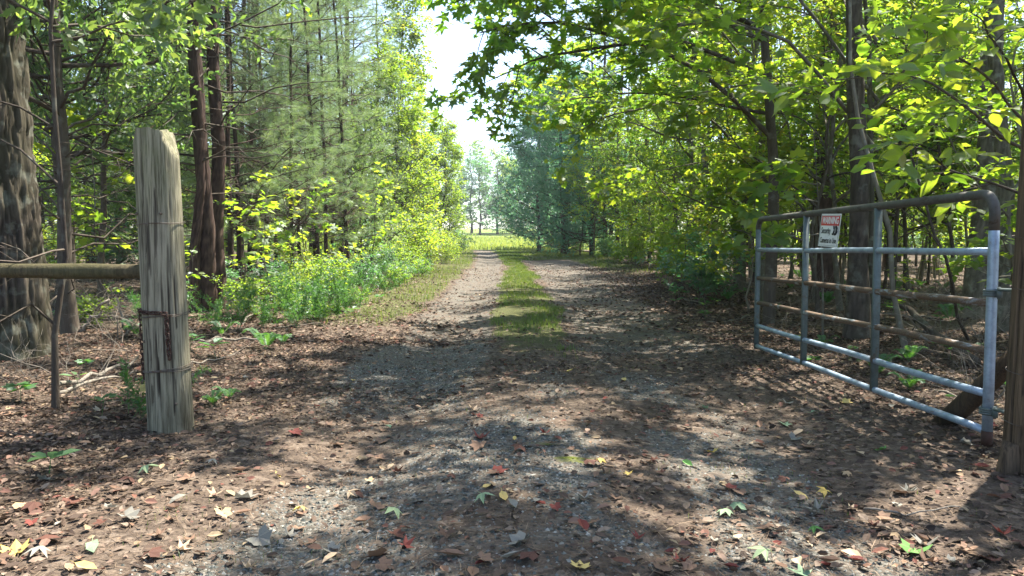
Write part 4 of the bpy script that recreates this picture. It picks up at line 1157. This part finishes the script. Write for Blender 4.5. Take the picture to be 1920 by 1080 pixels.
for px, d in ((1055, 46), (1066, 48), (1110, 44), (1133, 40), (1147, 42), (1157, 40), (1182, 38), (1192, 41), (1206, 37), (1290, 27), (1240, 36), (1262, 33), (1170, 46), (1222, 42)):
    x = (px - 960) / F_PX * d; OCC.append((x, d, .2)); pine_r(x, d, rng.uniform(.85, 1.05), int(rng.integers(2)))
for x, y in scatter(42, (6, 32), (14, 62), .9, lambda x, y: x > edge_r(y) + 1.6):
    pine_r(x, y, rng.uniform(.75, 1.05), int(rng.integers(2)))
HWORD = ['yellow green', 'dark green', 'slim grey-barked yellow green', 'tall grey-barked yellow green']
for x, y in scatter(7, (6.5, 24), (8, 36), 1.6, lambda x, y: x > edge_r(y) + 2.5 and not sunny(x, y)):
    k = int(rng.integers(4)); wh = where_r(x, y)
    place(HARD[k], 'hardwood_tree', f'{HWORD[k]} hardwood {wh}', 'tree', x, y, None, rng.uniform(.8, 1.1), f'{HWORD[k]} hardwoods {wh}')
for x, y in scatter(26, (3.7, 11), (7.5, 20), .55, lambda x, y: x > edge_r(y) and not sunny(x, y)):
    under(x, y, rng.uniform(.6, 1.0), int(rng.integers(5)), where_r(x, y))
POLE = [crown_hardwood(9.5, .034, 6, .55, 1.6, .10, n2=5, n3=4, nl=5, bark='bark_grey', wig=.03, sides=7), crown_hardwood(8, .026, 6, .5, 1.4, .10, n2=5, n3=4, nl=5, bark='bark_dark', wig=.035, lean=(.07, .02), sides=7),
        crown_hardwood(8.5, .03, 6, .5, 1.5, .10, n2=5, n3=4, nl=5, bark='bark_grey', wig=.03, lean=(-.09, 0), sides=7)]
for x, y in scatter(46, (3.8, 13), (7, 26), .35, lambda x, y: x > edge_r(y) + .1):
    k = int(rng.integers(3)); w = ['straight pale', 'leaning dark', 'leaning pale'][k]; wh = where_r(x, y)
    place(POLE[k], 'pole_sapling', f'{w} pole-thin stem {wh}', 'tree', x, y, None, rng.uniform(.8, 1.1), f'{w} thin stems {wh}')
for x, y in scatter(28, (3.6, 9.5), (8, 44), .8, lambda x, y: edge_r(y) - .2 < x < edge_r(y) + 2.5):
    under(x, y, rng.uniform(.8, 1.15), int(rng.integers(5)), where_r(x, y))
for x, y in scatter(50, (6, 28), (8, 52), .8, lambda x, y: x > edge_r(y) + 2 and not sunny(x, y)):
    under(x, y, rng.uniform(.75, 1.15), int(rng.integers(5)), where_r(x, y))

# saplings and low growth
def sow(kinds, n, xr, yr, rmin, ok, name, words, noun, cat, smin, smax):
    for x, y in scatter(n, xr, yr, rmin, ok):
        k = int(rng.integers(len(kinds))); wh = where_l(x, y) if x < float(road_x(y)) else where_r(x, y); sc = rng.uniform(smin, smax)
        w = ('tall ' if sc > smin + .67 * (smax - smin) else 'low ' if sc < smin + .33 * (smax - smin) else '') + words[k]
        place(kinds[k], name, f'{w} {noun} {wh}', cat, x, y, None, sc, f'{w} {noun}s {wh}')
SAPW = ['slight maple-leaved', 'oval-leaved', 'spindly oval-leaved', 'leaning maple-leaved', 'star-leaved']
SHW = ['dark green', 'upright yellow green', 'rounded yellow green', 'blue green']
FEW = ['spreading green', 'sparse green']
SEW = ['five-leaved', 'four-leaved', 'maple-leaved']
for px, py, k, s, lab in ((520, 590, 0, 1.0, 'bright maple sapling with broad leaves left of the track'), (580, 560, 4, 1.1, 'leafy sapling with star leaves near the grassy verge'), (460, 575, 1, .9, 'bright green sapling just beyond the thick pair of pines'),
                          (690, 530, 3, .9, 'taller maple sapling at the left verge before the sunlit trees'), (548, 560, 3, .8, 'broad-leaved sapling among the dark pines left of the track')):
    g = ground_at(px, py); OCC.append((g[0], g[1], .25))
    place(SAPS[k], 'sapling', lab, 'sapling', g[0], g[1], None, s)
sow(SAPS, 40, (-16, -3), (6.5, 34), .4, lambda x, y: x < edge_l(y) - .2 and not (x > -4.2 and y < 10), 'sapling', SAPW, 'sapling', 'sapling', .6, 1.15)
sow(SAPS, 90, (3.3, 18), (5.0, 34), .3, lambda x, y: x > edge_r(y) - .2 and not (x < 3.6 and y < 9), 'sapling', SAPW, 'sapling', 'sapling', .6, 1.2)
sow(SHRUBS, 44, (3.4, 9), (13, 60), .4, lambda x, y: edge_r(y) - .5 < x < edge_r(y) + 1.3, 'leafy_shrub', SHW, 'leafy shrub', 'shrub', .6, 1.2)
sow(SHRUBS, 20, (-9, -2), (24, 66), .4, lambda x, y: edge_l(y) - 1.6 < x < edge_l(y) + .3, 'leafy_shrub', SHW, 'leafy shrub', 'shrub', .6, 1.2)
sow(SHRUBS, 90, (-26, -4.6), (9, 50), .5, lambda x, y: x < edge_l(y) - 1.5, 'leafy_shrub', SHW, 'leafy shrub', 'shrub', .5, 1.2)
sow(SHRUBS, 44, (5, 30), (8, 50), .5, lambda x, y: x > edge_r(y) + 2, 'leafy_shrub', SHW, 'leafy shrub', 'shrub', .6, 1.3)
sow(SHRUBS, 44, (-8, -2.6), (9, 26), .22, lambda x, y: edge_l(y) - 2.4 < x < edge_l(y) + .25 and not (x > -3.6 and y < 10), 'leafy_shrub', SHW, 'knee-high shrub', 'shrub', .3, .6)
sow(WEEDS, 26, (-7, -2.6), (9, 24), .2, lambda x, y: edge_l(y) - 1.6 < x < edge_l(y) + .5, 'feathery_weed', ['tall-plumed', 'short-plumed'], 'feathery weed', 'weed', .5, .95)
for px, py, s in ((600, 610, 1.0), (625, 600, .8), (655, 585, .8)):
    g = ground_at(px, py); place(WEEDS[0], 'feathery_weed', 'feathery bright green weed at the left verge', 'weed', g[0], g[1], None, s, 'feathery weeds at the left verge')
g = ground_at(555, 575); place(FERNS[0], 'fern', 'large green fern beside the left verge', 'fern', g[0], g[1], None, 1.3)
g = ground_at(232, 795); place(WEEDS[1], 'feathery_weed', 'low feathery green weed at the foot of the pale gate post', 'weed', g[0], g[1] + .15, None, .62)
for px, py, s in ((400, 760, .45), (430, 750, .45)):
    g = ground_at(px, py); place(FERNS[1], 'fern', 'small fern by the track edge right of the pale gate post', 'fern', g[0], g[1], None, s, 'small ferns by the pale post')
sow(FERNS, 34, (-9, -2.4), (5.6, 20), .2, lambda x, y: x < edge_l(y) + .3, 'fern', FEW, 'fern', 'fern', .5, 1.0)
sow(FERNS, 34, (2.8, 10), (4.4, 22), .2, lambda x, y: x > 2.9 + .15 * max(y - 7, 0) * (y > 7), 'fern', FEW, 'fern', 'fern', .4, .9)
g = ground_at(90, 895); place(SEEDL[0], 'seedling', 'green seedling with five smooth leaves in the leaf litter below the rail', 'seedling', g[0], g[1], .5, 1.0)
g = ground_at(205, 610); place(SAPS[2], 'sapling', 'yellow green leafy seedling beside the fallen sticks behind the rail', 'sapling', g[0], g[1], .5, .55)
g = ground_at(355, 660); place(SEEDL[2], 'seedling', 'small bright seedling just behind the pale gate post', 'seedling', g[0], g[1], .5, 1.6)
sow(SEEDL, 70, (-8, -2.2), (4.5, 16), .12, lambda x, y: x < edge_l(y) + .5, 'seedling', SEW, 'seedling', 'seedling', .7, 1.5)
sow(SEEDL, 60, (2.75, 9), (3.2, 16), .12, lambda x, y: x > 2.75, 'seedling', SEW, 'seedling', 'seedling', .7, 1.5)

# far trees: beyond the field, and around the clearings
for i in range(44):
    x = -60 + i * 2.6 + rng.uniform(-1, 1); y = 132 + (i % 3) * 7 + rng.uniform(-3, 3)
    place(FAR[i % 2], 'field_tree', 'hazy tree in the line beyond the sunny field', 'tree', x, y, None, rng.uniform(.8, 1.25), 'trees beyond the field')
for i in range(40):
    x = -30 - rng.uniform(0, 3) - 9 * (i % 3); y = -6 + i * 2.6 + rng.uniform(-1, 1)
    place(FAR[i % 3], 'field_tree', 'broad tree beyond the bright clearing behind the left woods', 'tree', x, y, None, rng.uniform(.6, 1.0), 'trees beyond the left clearing')
for i in range(36):
    x = 29 + rng.uniform(0, 2) + 4 * (i % 3); y = -2 + i * 2.2 + rng.uniform(-1, 1)
    place(FAR[(0, 2)[i % 2]], 'forest_tree', 'broad leafy tree closing off the woods far on the right', 'tree', x, y, None, rng.uniform(.6, 1.0), 'trees deep in the right woods')

# ------------------------------------------------------------------ fallen wood
def stick(name, label, pts, r, group=None, mat='twig_dead', sides=7, twigs=2):
    P = np.asarray(pts, float); t = np.linspace(0, 1, 9); ts = np.linspace(0, 1, len(P))
    Q = np.stack([np.interp(t, ts, P[:, k]) for k in range(3)], 1); Q[1:-1] += rng.normal(size=(7, 3)) * r * .9
    R = np.linspace(r, r * .5, 9)
    mb = MB(); tube(mb, Q, R, sides)
    if twigs:
        P2, R2 = kids(Q[None], R[None], twigs, .3, .95, 45, 10, .35 * np.linalg.norm(P[-1] - P[0]), .3, 4, .05, .1, .012)
        tubes(mb, P2, R2, 4)
    tag(obj(name, mb.mesh(name, M[mat], True)), label, 'branch', group)
def gpt(px, py, dz=.02):
    g = ground_at(px, py); return [g[0], g[1], g[2] + dz]
stick('fallen_branch', 'pale fallen branch slanting up behind the wooden rail', [gpt(130, 612), at(205, 562, 9.0)], .035)
stick('fallen_branch', 'second pale fallen branch lying below the slanting one', [gpt(150, 625), at(190, 583, 8.6)], .03)
stick('fallen_branch', 'pale upright stick leaning beside the gate post', [gpt(238, 630), at(220, 560, 8.4)], .02)
stick('fallen_branch', 'long thin grey branch lying from the gate post towards the pines', [gpt(375, 647, .05), gpt(440, 643, .06), gpt(515, 645, .05)], .018)
stick('fallen_branch', 'crooked grey stick lying on the litter left of the post', [gpt(100, 745), gpt(170, 725), gpt(250, 700)], .016)
stick('fallen_branch', 'grey branch crossing behind the foot of the gate post', [gpt(105, 735, .05), gpt(190, 715, .06), gpt(260, 690, .1)], .02)
stick('fallen_branch', 'curved bare stick arching over the litter near the left verge', [gpt(455, 612, .02), gpt(490, 590, .12), gpt(545, 575, .12)], .014)
stick('fallen_branch', 'thin stick lying across the litter behind the pale post', [gpt(350, 690), gpt(400, 680), gpt(450, 665)], .01)
stick('fallen_log', 'dark fallen limb slanting behind the gate rails', [gpt(1830, 690, .05), at(1700, 590, 8.0), at(1640, 530, 8.4)], .045, mat='bark_dark')
stick('fallen_branch', 'long brown twig lying on the litter in front of the gate', [gpt(1620, 962), gpt(1700, 970), gpt(1800, 958)], .005)
stick('fallen_branch', 'dark leaning stem crossing behind the gate', [gpt(1815, 640), at(1770, 500, 7.2), at(1735, 380, 7.1), at(1700, 250, 7.0)], .018, mat='bark_dark')
for k in range(34):
    left = k % 2 == 0
    x = rng.uniform(-7, -2.6) if left else rng.uniform(2.9, 8); y = rng.uniform(5.2, 14)
    a = rng.random() * 6.28; L = rng.uniform(.4, 1.4); e = (x + L * math.cos(a), y + L * math.sin(a)); 
    if (left and e[0] > -2.4) or (not left and e[0] < 2.7): continue
    stick('fallen_branch', f'dead grey stick lying in the litter of the {"left" if left else "right"} woods', [[x, y, float(gz(x, y)) + .01], [(x + e[0]) / 2, (y + e[1]) / 2, float(gz((x + e[0]) / 2, (y + e[1]) / 2)) + .06 * rng.random()], [e[0], e[1], float(gz(*e)) + .02 + .12 * rng.random()]],
          rng.uniform(.006, .018), f'dead sticks in the {"left" if left else "right"} woods')

# bare twiggy brush tangles behind the rail and the gate
def brush_kind(n, ln):
    mb = MB()
    th = rng.random(n) * 6.28; el = rng.uniform(.2, 1.3, n)
    d = np.stack([np.cos(th) * np.cos(el), np.sin(th) * np.cos(el), np.sin(el)], 1)
    s = np.linspace(0, 1, 6)
    P = rng.normal(size=(n, 1, 3)) * np.array([.25, .25, .02]) + s[None, :, None] * d[:, None] * ln * (.5 + .7 * rng.random((n, 1, 1))) + np.cumsum(rng.normal(size=(n, 6, 3)) * .04, 1)
    P[:, 0, 2] = -.02
    P[:, :, 2] = np.maximum(P[:, :, 2] - .25 * s[None] ** 2 * ln * rng.random((n, 1)), .0)
    R = np.full((n, 6), 1.0) * np.linspace(1, .4, 6) * rng.uniform(.002, .006, (n, 1))
    tubes(mb, P, R, 4)
    P2, R2 = kids(P, R, 5, .2, 1, 50, 14, ln * .35, .3, 4, 0, .14, .01); tubes(mb, P2, R2, 3)
    return mb.mesh('twig_brush', M['twig_dead'], True)
BR = [brush_kind(16, 1.0), brush_kind(12, .8)]
for x, y, s in [(-3.6, 5.6, .7), (-4.2, 8.2, 1.2), (-5.6, 9.5, 1.3), (-3.5, 7.4, .9), (-5.0, 12, 1.2), (-7.2, 11, 1.3), (-2.9, 5.2, .5), (-6.5, 15, 1.3), (-9, 14, 1.3)]:
    o = obj('twig_brush', BR[rng.integers(2)], None, (x, y, float(gz(x, y)))); o.rotation_euler = (0, 0, rng.random() * 6); o.scale = (s,) * 3
    tag(o, 'tangle of bare grey twigs on the forest floor behind the rail and pale post', 'brush', 'twig tangles in the left woods')
for x, y, s in [(3.4, 5.4, .7), (4.4, 7.4, 1.0), (5.4, 8.2, 1.1), (3.7, 9.4, .8), (6.5, 11, 1.2), (5.4, 13, 1.1), (8, 14, 1.3), (5.0, 6.2, .9)]:
    o = obj('twig_brush', BR[rng.integers(2)], None, (x, y, float(gz(x, y)))); o.rotation_euler = (0, 0, rng.random() * 6); o.scale = (s,) * 3
    tag(o, 'tangle of bare grey twigs on the forest floor behind the gate', 'brush', 'twig tangles in the right woods')

# ------------------------------------------------------------------ grass, field, litter, pebbles
def blades(n_try, xr, yr, dens, hgt, wid, mat, name, label, ypow=1.0, curl=.5):
    x = rng.uniform(*xr, n_try); y = yr[0] + (yr[1] - yr[0]) * rng.random(n_try) ** ypow
    keep = rng.random(n_try) < dens(x, y)
    x, y = x[keep], y[keep]; n = len(x)
    z = gz(x, y) - .005
    th = rng.random(n) * 6.28; out = np.stack([np.cos(th), np.sin(th), np.zeros(n)], 1); sd = np.stack([-np.sin(th), np.cos(th), np.zeros(n)], 1)
    H = (hgt(x, y) * (.5 + .8 * rng.random(n)))[:, None]; W = (wid(y) * (.7 + .6 * rng.random(n)))[:, None]
    p = np.stack([x, y, z], 1); c = curl * rng.random((n, 1))
    m_ = p + UP * H * .6 + out * H * c * .35; tp = p + UP * H * (1 - .35 * c) + out * H * c
    V = np.stack([p - sd * W, p + sd * W, m_ + sd * W * .7, m_ - sd * W * .7, tp], 1).reshape(-1, 3)
    b = np.arange(n)[:, None] * 5
    mb = MB(); r = np.clip(rng.random(n) * .6 + .4 * (vnoise(x * 1.5, y * 1.5, s=50) * .5 + .5), 0, 1)
    mb.add(V, np.concatenate([b + [0, 1, 2], b + [0, 2, 3], b + [3, 2, 4]]), np.repeat(r, 5))
    o = kind(obj(name, mb.mesh(name, M[mat])), 'stuff'); tag(o, label, 'grass')
    return n
def d_strip(x, y):
    g, gr, _ = masks(x, y); u = x - road_x(y)
    return .6 * np.clip(gr - .15, 0, 1) * (np.abs(u) < 1.1) * sstep(-.25, .45, vnoise(x * 1.6, y * .9, s=31) + .5 * vnoise(x * 5, y * 4, s=36) + .7 * sstep(12, 18, y) - .55 * (1 - sstep(7, 11, y)))
def d_verge(x, y):
    g, gr, _ = masks(x, y); u = x - road_x(y)
    return np.clip(gr - .2, 0, 1) * (np.abs(u) >= 1.1) * sstep(-.45, .25, vnoise(x * 1.4, y * 1.4, s=33)) * (1 - .0 * y)
blades(170000, (-1.2, 1.2), (5.6, 60), d_strip, lambda x, y: .045 + .02 * (vnoise(x, y, s=2) + 1), lambda y: .002 + .00012 * y, 'grass', 'grass_strip', 'short green grass growing between the two wheel tracks', 1.5)
blades(160000, (-9, 8), (8, 62), d_verge, lambda x, y: .07 + .05 * (vnoise(x * .8, y * .8, s=4) + 1), lambda y: .0024 + .00016 * y, 'grass', 'verge_grass', 'green grass along both edges of the track', 1.4)
blades(24000, (-26, 22), (59, 110), lambda x, y: masks(x, y)[1] * .9, lambda x, y: .35 + .15 * vnoise(x * .3, y * .3, s=6), lambda y: .018 + .0002 * y, 'field_grass', 'field_grass', 'tall sunlit yellow green grass of the field at the end of the track', 1.3)
# a few odd grass tufts in the gravel near the camera
blades(9000, (-1.5, 2.5), (2.6, 7.5), lambda x, y: (vnoise(x * 2.2, y * 2.2, s=77) > .62) * .55 + .02, lambda x, y: .03 + 0 * x, lambda y: .0014 + 0 * y, 'grass', 'sparse_grass', 'sparse tiny grass sprigs in the gravel and moss near the camera')

def view_ok(x, y): return np.abs(x) < y * .76 + 1.4
n = 100000
y = 2.0 + 6.5 * rng.random(n) ** 1.35; x = rng.uniform(-2.6, 2.6, n)
g, gr, ms = masks(x, y)
kp = (rng.random(n) < np.clip(g * 1.25 - .2, 0, 1) * (.35 + .65 * sstep(-.35, .2, fbm(x * 1.1, y * 1.1, oct=2, s=41)))) & view_ok(x, y) & (ms < .5)
x, y = x[kp], y[kp]; n = len(x)
V0 = np.array([[1, 0, 0], [0, 1, 0], [-1, 0, 0], [0, -1, 0], [0, 0, .75], [.0, 0, -.5]]); F0 = np.array([[0, 1, 4], [1, 2, 4], [2, 3, 4], [3, 0, 4]])
sz = .0055 + .0065 * rng.random(n) ** 1.8
V = V0[None, :5] * (1 + .35 * rng.normal(size=(n, 5, 3)) * [1, 1, .5]) * sz[:, None, None]
th = rng.random(n) * 6.28; c, s = np.cos(th), np.sin(th)
V = np.stack([V[..., 0] * c[:, None] - V[..., 1] * s[:, None], V[..., 0] * s[:, None] + V[..., 1] * c[:, None], V[..., 2]], -1)
V += np.stack([x, y, gz(x, y) - .001], 1)[:, None]
mb = MB(); mb.add(V.reshape(-1, 3), (F0[None] + (np.arange(n) * 5)[:, None, None]).reshape(-1, 3), np.repeat(rng.random(n) ** 1.3, 5))
tag(kind(obj('gravel_pebbles', mb.mesh('gravel_pebbles', M['pebble'])), 'stuff'), 'small grey gravel pebbles covering the wheel tracks near the gate', 'gravel')

def litter_density(x, y):
    g, gr, ms = masks(x, y); u = x - road_x(y)
    forest = np.maximum(sstep(1.5, 2.6, -u), sstep(1.9, 3.2, u))
    patch = sstep(-.1, .45, fbm(x * .9, y * .9, oct=3, s=61))
    return np.clip(.9 * forest + (1 - forest) * (.16 + .62 * patch) * (1 - .45 * g), 0, 1) * (1 - .8 * gr)
def lay_leaves(n, xr, yr, ypow, size, name, label, shape='simple'):
    x = rng.uniform(*xr, n); y = yr[0] + (yr[1] - yr[0]) * rng.random(n) ** ypow
    kp = (rng.random(n) < litter_density(x, y)) & view_ok(x, y); x, y = x[kp], y[kp]; n = len(x)
    th = rng.random(n) * 6.28
    ax = np.stack([np.cos(th), np.sin(th), rng.normal(size=n) * .22], 1); nr = norm(UP + rng.normal(size=(n, 3)) * .35)
    p = np.stack([x, y, gz(x, y) + .006 + .012 * rng.random(n)], 1)
    mb = MB(); leaves(mb, p, ax, nr, size * (.5 + .8 * rng.random(n)), shape, rng.random(n) ** 1.2)
    tag(kind(obj(name, mb.mesh(name, M['litter'])), 'stuff'), label, 'leaf litter')
lay_leaves(82000, (-6.5, 6.5), (2.0, 9), 1.25, .05, 'leaf_litter', 'brown and tan fallen leaves covering the ground near the gate', 'oval')
lay_leaves(150000, (-6, 6), (2.1, 9), 1.2, .024, 'leaf_crumbs', 'small brown leaf crumbs and bark bits strewn over the ground near the gate')
lay_leaves(60000, (-4.5, 5), (8.5, 28), 1.4, .06, 'leaf_litter', 'brown and russet fallen leaves scattered along the wheel tracks')
lay_leaves(60000, (-18, 18), (10, 32), 1.4, .075, 'leaf_litter', 'brown fallen leaves covering the forest floor farther along')
def lay_needles(n, xr, yr, ypow, w):
    x = rng.uniform(*xr, n); y = yr[0] + (yr[1] - yr[0]) * rng.random(n) ** ypow
    cl = sstep(-.3, .3, fbm(x * 1.2, y * 1.2, oct=2, s=71))
    kp = (rng.random(n) < np.clip(litter_density(x, y) * .7 + .3 * cl, .08, 1)) & view_ok(x, y); x, y = x[kp], y[kp]; n = len(x)
    th = rng.random(n) * 6.28; d = np.stack([np.cos(th), np.sin(th), rng.normal(size=n) * .10], 1); s = np.stack([-np.sin(th), np.cos(th), 0 * th], 1)
    L = (.04 + .09 * rng.random(n))[:, None]; p = np.stack([x, y, gz(x, y) + .004 + .012 * rng.random(n)], 1)
    bend = s * L * .18 * rng.normal(size=(n, 1))
    V = np.stack([p - d * L / 2 - s * w / 2, p - d * L / 2 + s * w / 2, p + bend + s * w / 2, p + bend - s * w / 2, p + d * L / 2], 1)
    b = np.arange(n)[:, None] * 5
    mb = MB(); mb.add(V.reshape(-1, 3), np.concatenate([b + [0, 1, 2], b + [0, 2, 3], b + [3, 2, 4]]), np.repeat(rng.random(n), 5))
    tag(kind(obj('pine_straw', mb.mesh('pine_straw', M['needle_litter'])), 'stuff'), 'thin brown pine needles strewn over the track and litter', 'pine needles')
lay_needles(105000, (-6, 6), (2.1, 10), 1.35, .0022)

# ------------------------------------------------------------------ the single fallen leaves one can pick out
def fallen_mesh(shape, curl, mat, sd):
    V, Fc = LEAF[shape]; V = V.copy()
    V[:, 0] -= .45
    r2 = V[:, 0] ** 2; 
    V[:, 2] += curl * (V[:, 1] ** 2) * 1.6 + curl * .6 * r2 + .05 * vnoise(V[:, 0] * 5, V[:, 1] * 5, s=sd)
    V[:, 2] -= V[:, 2].min()
    mb = MB(); mb.add(V, Fc, rng.random()); 
    tube(mb, [V[0], V[0] + [-.25, .04, .05]], .012, 4, False)
    return mb.mesh('fallen_leaf', FALL[mat])
FM = {}
for c_ in FALL:
    for sh in ('oval', 'star', 'maple'):
        for k in range(2): FM[c_, sh, k] = fallen_mesh(sh, (.5, -.6, .9)[rng.integers(3)], c_, int(rng.integers(99)))
SHN = {'oval': 'oval', 'star': 'star-shaped', 'maple': 'lobed'}
def drop(x, y, c_, sh, size, rz=None, where=None, tilt=.18):
    o = obj('fallen_leaf', FM[c_, sh, int(rng.integers(2))], None, (x, y, float(gz(x, y)) + .010))
    o.rotation_euler = (rng.normal() * tilt, rng.normal() * tilt, rng.random() * 6.28 if rz is None else rz); o.scale = (size,) * 3
    g, gr, ms = masks(x, y); u = x - float(road_x(y))
    where = where or ('gravel of the track' if g > .5 else 'leaf litter beside the track' if abs(u) > 1.7 else 'brown ground of the track')
    tag(o, f'{c_} {SHN[sh]} fallen leaf lying on the {where}', 'leaf', f'{c_} {SHN[sh]} leaves on the {where}')
    return o
hand = [(285, 887, 'pale green', 'star', .12), (30, 1035, 'yellow', 'maple', .13), (175, 1032, 'pale green', 'oval', .12), (140, 945, 'rusty red brown', 'maple', .11), (465, 937, 'pale grey', 'maple', .13), (495, 1020, 'pale grey', 'maple', .13),
        (335, 942, 'pale grey', 'oval', .12), (520, 895, 'yellow', 'oval', .07), (625, 908, 'tan', 'oval', .07), (670, 932, 'rusty red brown', 'oval', .10), (560, 963, 'yellow', 'star', .08), (545, 1005, 'pale grey', 'star', .08), (730, 973, 'pale green', 'star', .12),
        (700, 1050, 'dry brown', 'maple', .13), (845, 1045, 'dry brown', 'oval', .13), (985, 1052, 'rusty red brown', 'maple', .12), (620, 1052, 'tan', 'oval', .09), (1012, 948, 'dark red', 'oval', .09), (915, 942, 'pale green', 'star', .11), (1092, 938, 'pale grey', 'star', .09),
        (912, 917, 'yellow', 'oval', .08), (733, 880, 'tan', 'oval', .08), (1530, 778, 'pale green', 'oval', .13), (1473, 800, 'pale green', 'star', .10), (1288, 873, 'green', 'oval', .09), (1383, 956, 'pale green', 'maple', .10), (1500, 933, 'yellow', 'oval', .10),
        (1522, 960, 'pale grey', 'star', .11), (1540, 927, 'yellow', 'star', .09), (1658, 997, 'tan', 'oval', .09), (1715, 1043, 'green', 'maple', .15), (1385, 1017, 'tan', 'oval', .10), (1598, 1046, 'tan', 'oval', .10), (1845, 1052, 'rusty red brown', 'maple', .12), (1467, 902, 'rusty red brown', 'maple', .08),
        (1398, 776, 'dark red', 'oval', .08), (1497, 815, 'tan', 'oval', .11), (1320, 768, 'pale green', 'star', .09), (1650, 848, 'green', 'maple', .08), (1127, 872, 'yellow', 'star', .09), (1070, 698, 'yellow', 'oval', .12), (662, 716, 'yellow', 'oval', .10), (728, 804, 'pale green', 'oval', .10), (635, 838, 'dry brown', 'maple', .12), (715, 832, 'dry brown', 'maple', .11),
        (975, 847, 'rusty red brown', 'maple', .12), (895, 842, 'dry brown', 'maple', .12), (1710, 925, 'pale grey', 'star', .09), (60, 960, 'rusty red brown', 'maple', .11), (90, 1020, 'rusty red brown', 'oval', .13), (240, 905, 'rusty red brown', 'maple', .10), (1170, 715, 'yellow', 'oval', .12), (1260, 1040, 'dark red', 'oval', .07)]
for px, py, c_, sh, sz in hand:
    g = ground_at(px, py); drop(g[0], g[1], c_, sh, sz * .74)
cols = ['dry brown'] * 12 + ['rusty red brown'] * 6 + ['dark red'] * 3 + ['yellow'] * 1 + ['tan'] * 4 + ['pale grey'] * 4 + ['green'] + ['pale green']
cnt = len(hand)
while cnt < 296:
    px = rng.uniform(0, 1920); py = 1080 - 400 * rng.random() ** 1.2
    g = ground_at(px, py)
    if g[1] > 8.5 or abs(g[0] - LPx) < .2 and abs(g[1] - LPy) < .2: continue
    drop(g[0], g[1], cols[rng.integers(len(cols))], ('oval', 'oval', 'star', 'maple', 'maple')[rng.integers(5)], rng.uniform(.04, .085)); cnt += 1

# ------------------------------------------------------------------ the hazy air
m, nt, out = new_mat('pale air')
pv = nt.nodes.new('ShaderNodeVolumePrincipled'); pv.inputs['Color'].default_value = (.86, .93, 1.0, 1); pv.inputs['Density'].default_value = HAZE; pv.inputs['Anisotropy'].default_value = .3
nt.links.new(pv.outputs[0], out.inputs['Volume'])
mb = MB(); box(mb, (0, 145, 11.9), (520, 460, 26.2))
tag(kind(obj('haze', mb.mesh('haze', m)), 'stuff'), 'thin pale summer haze filling the air', 'haze')
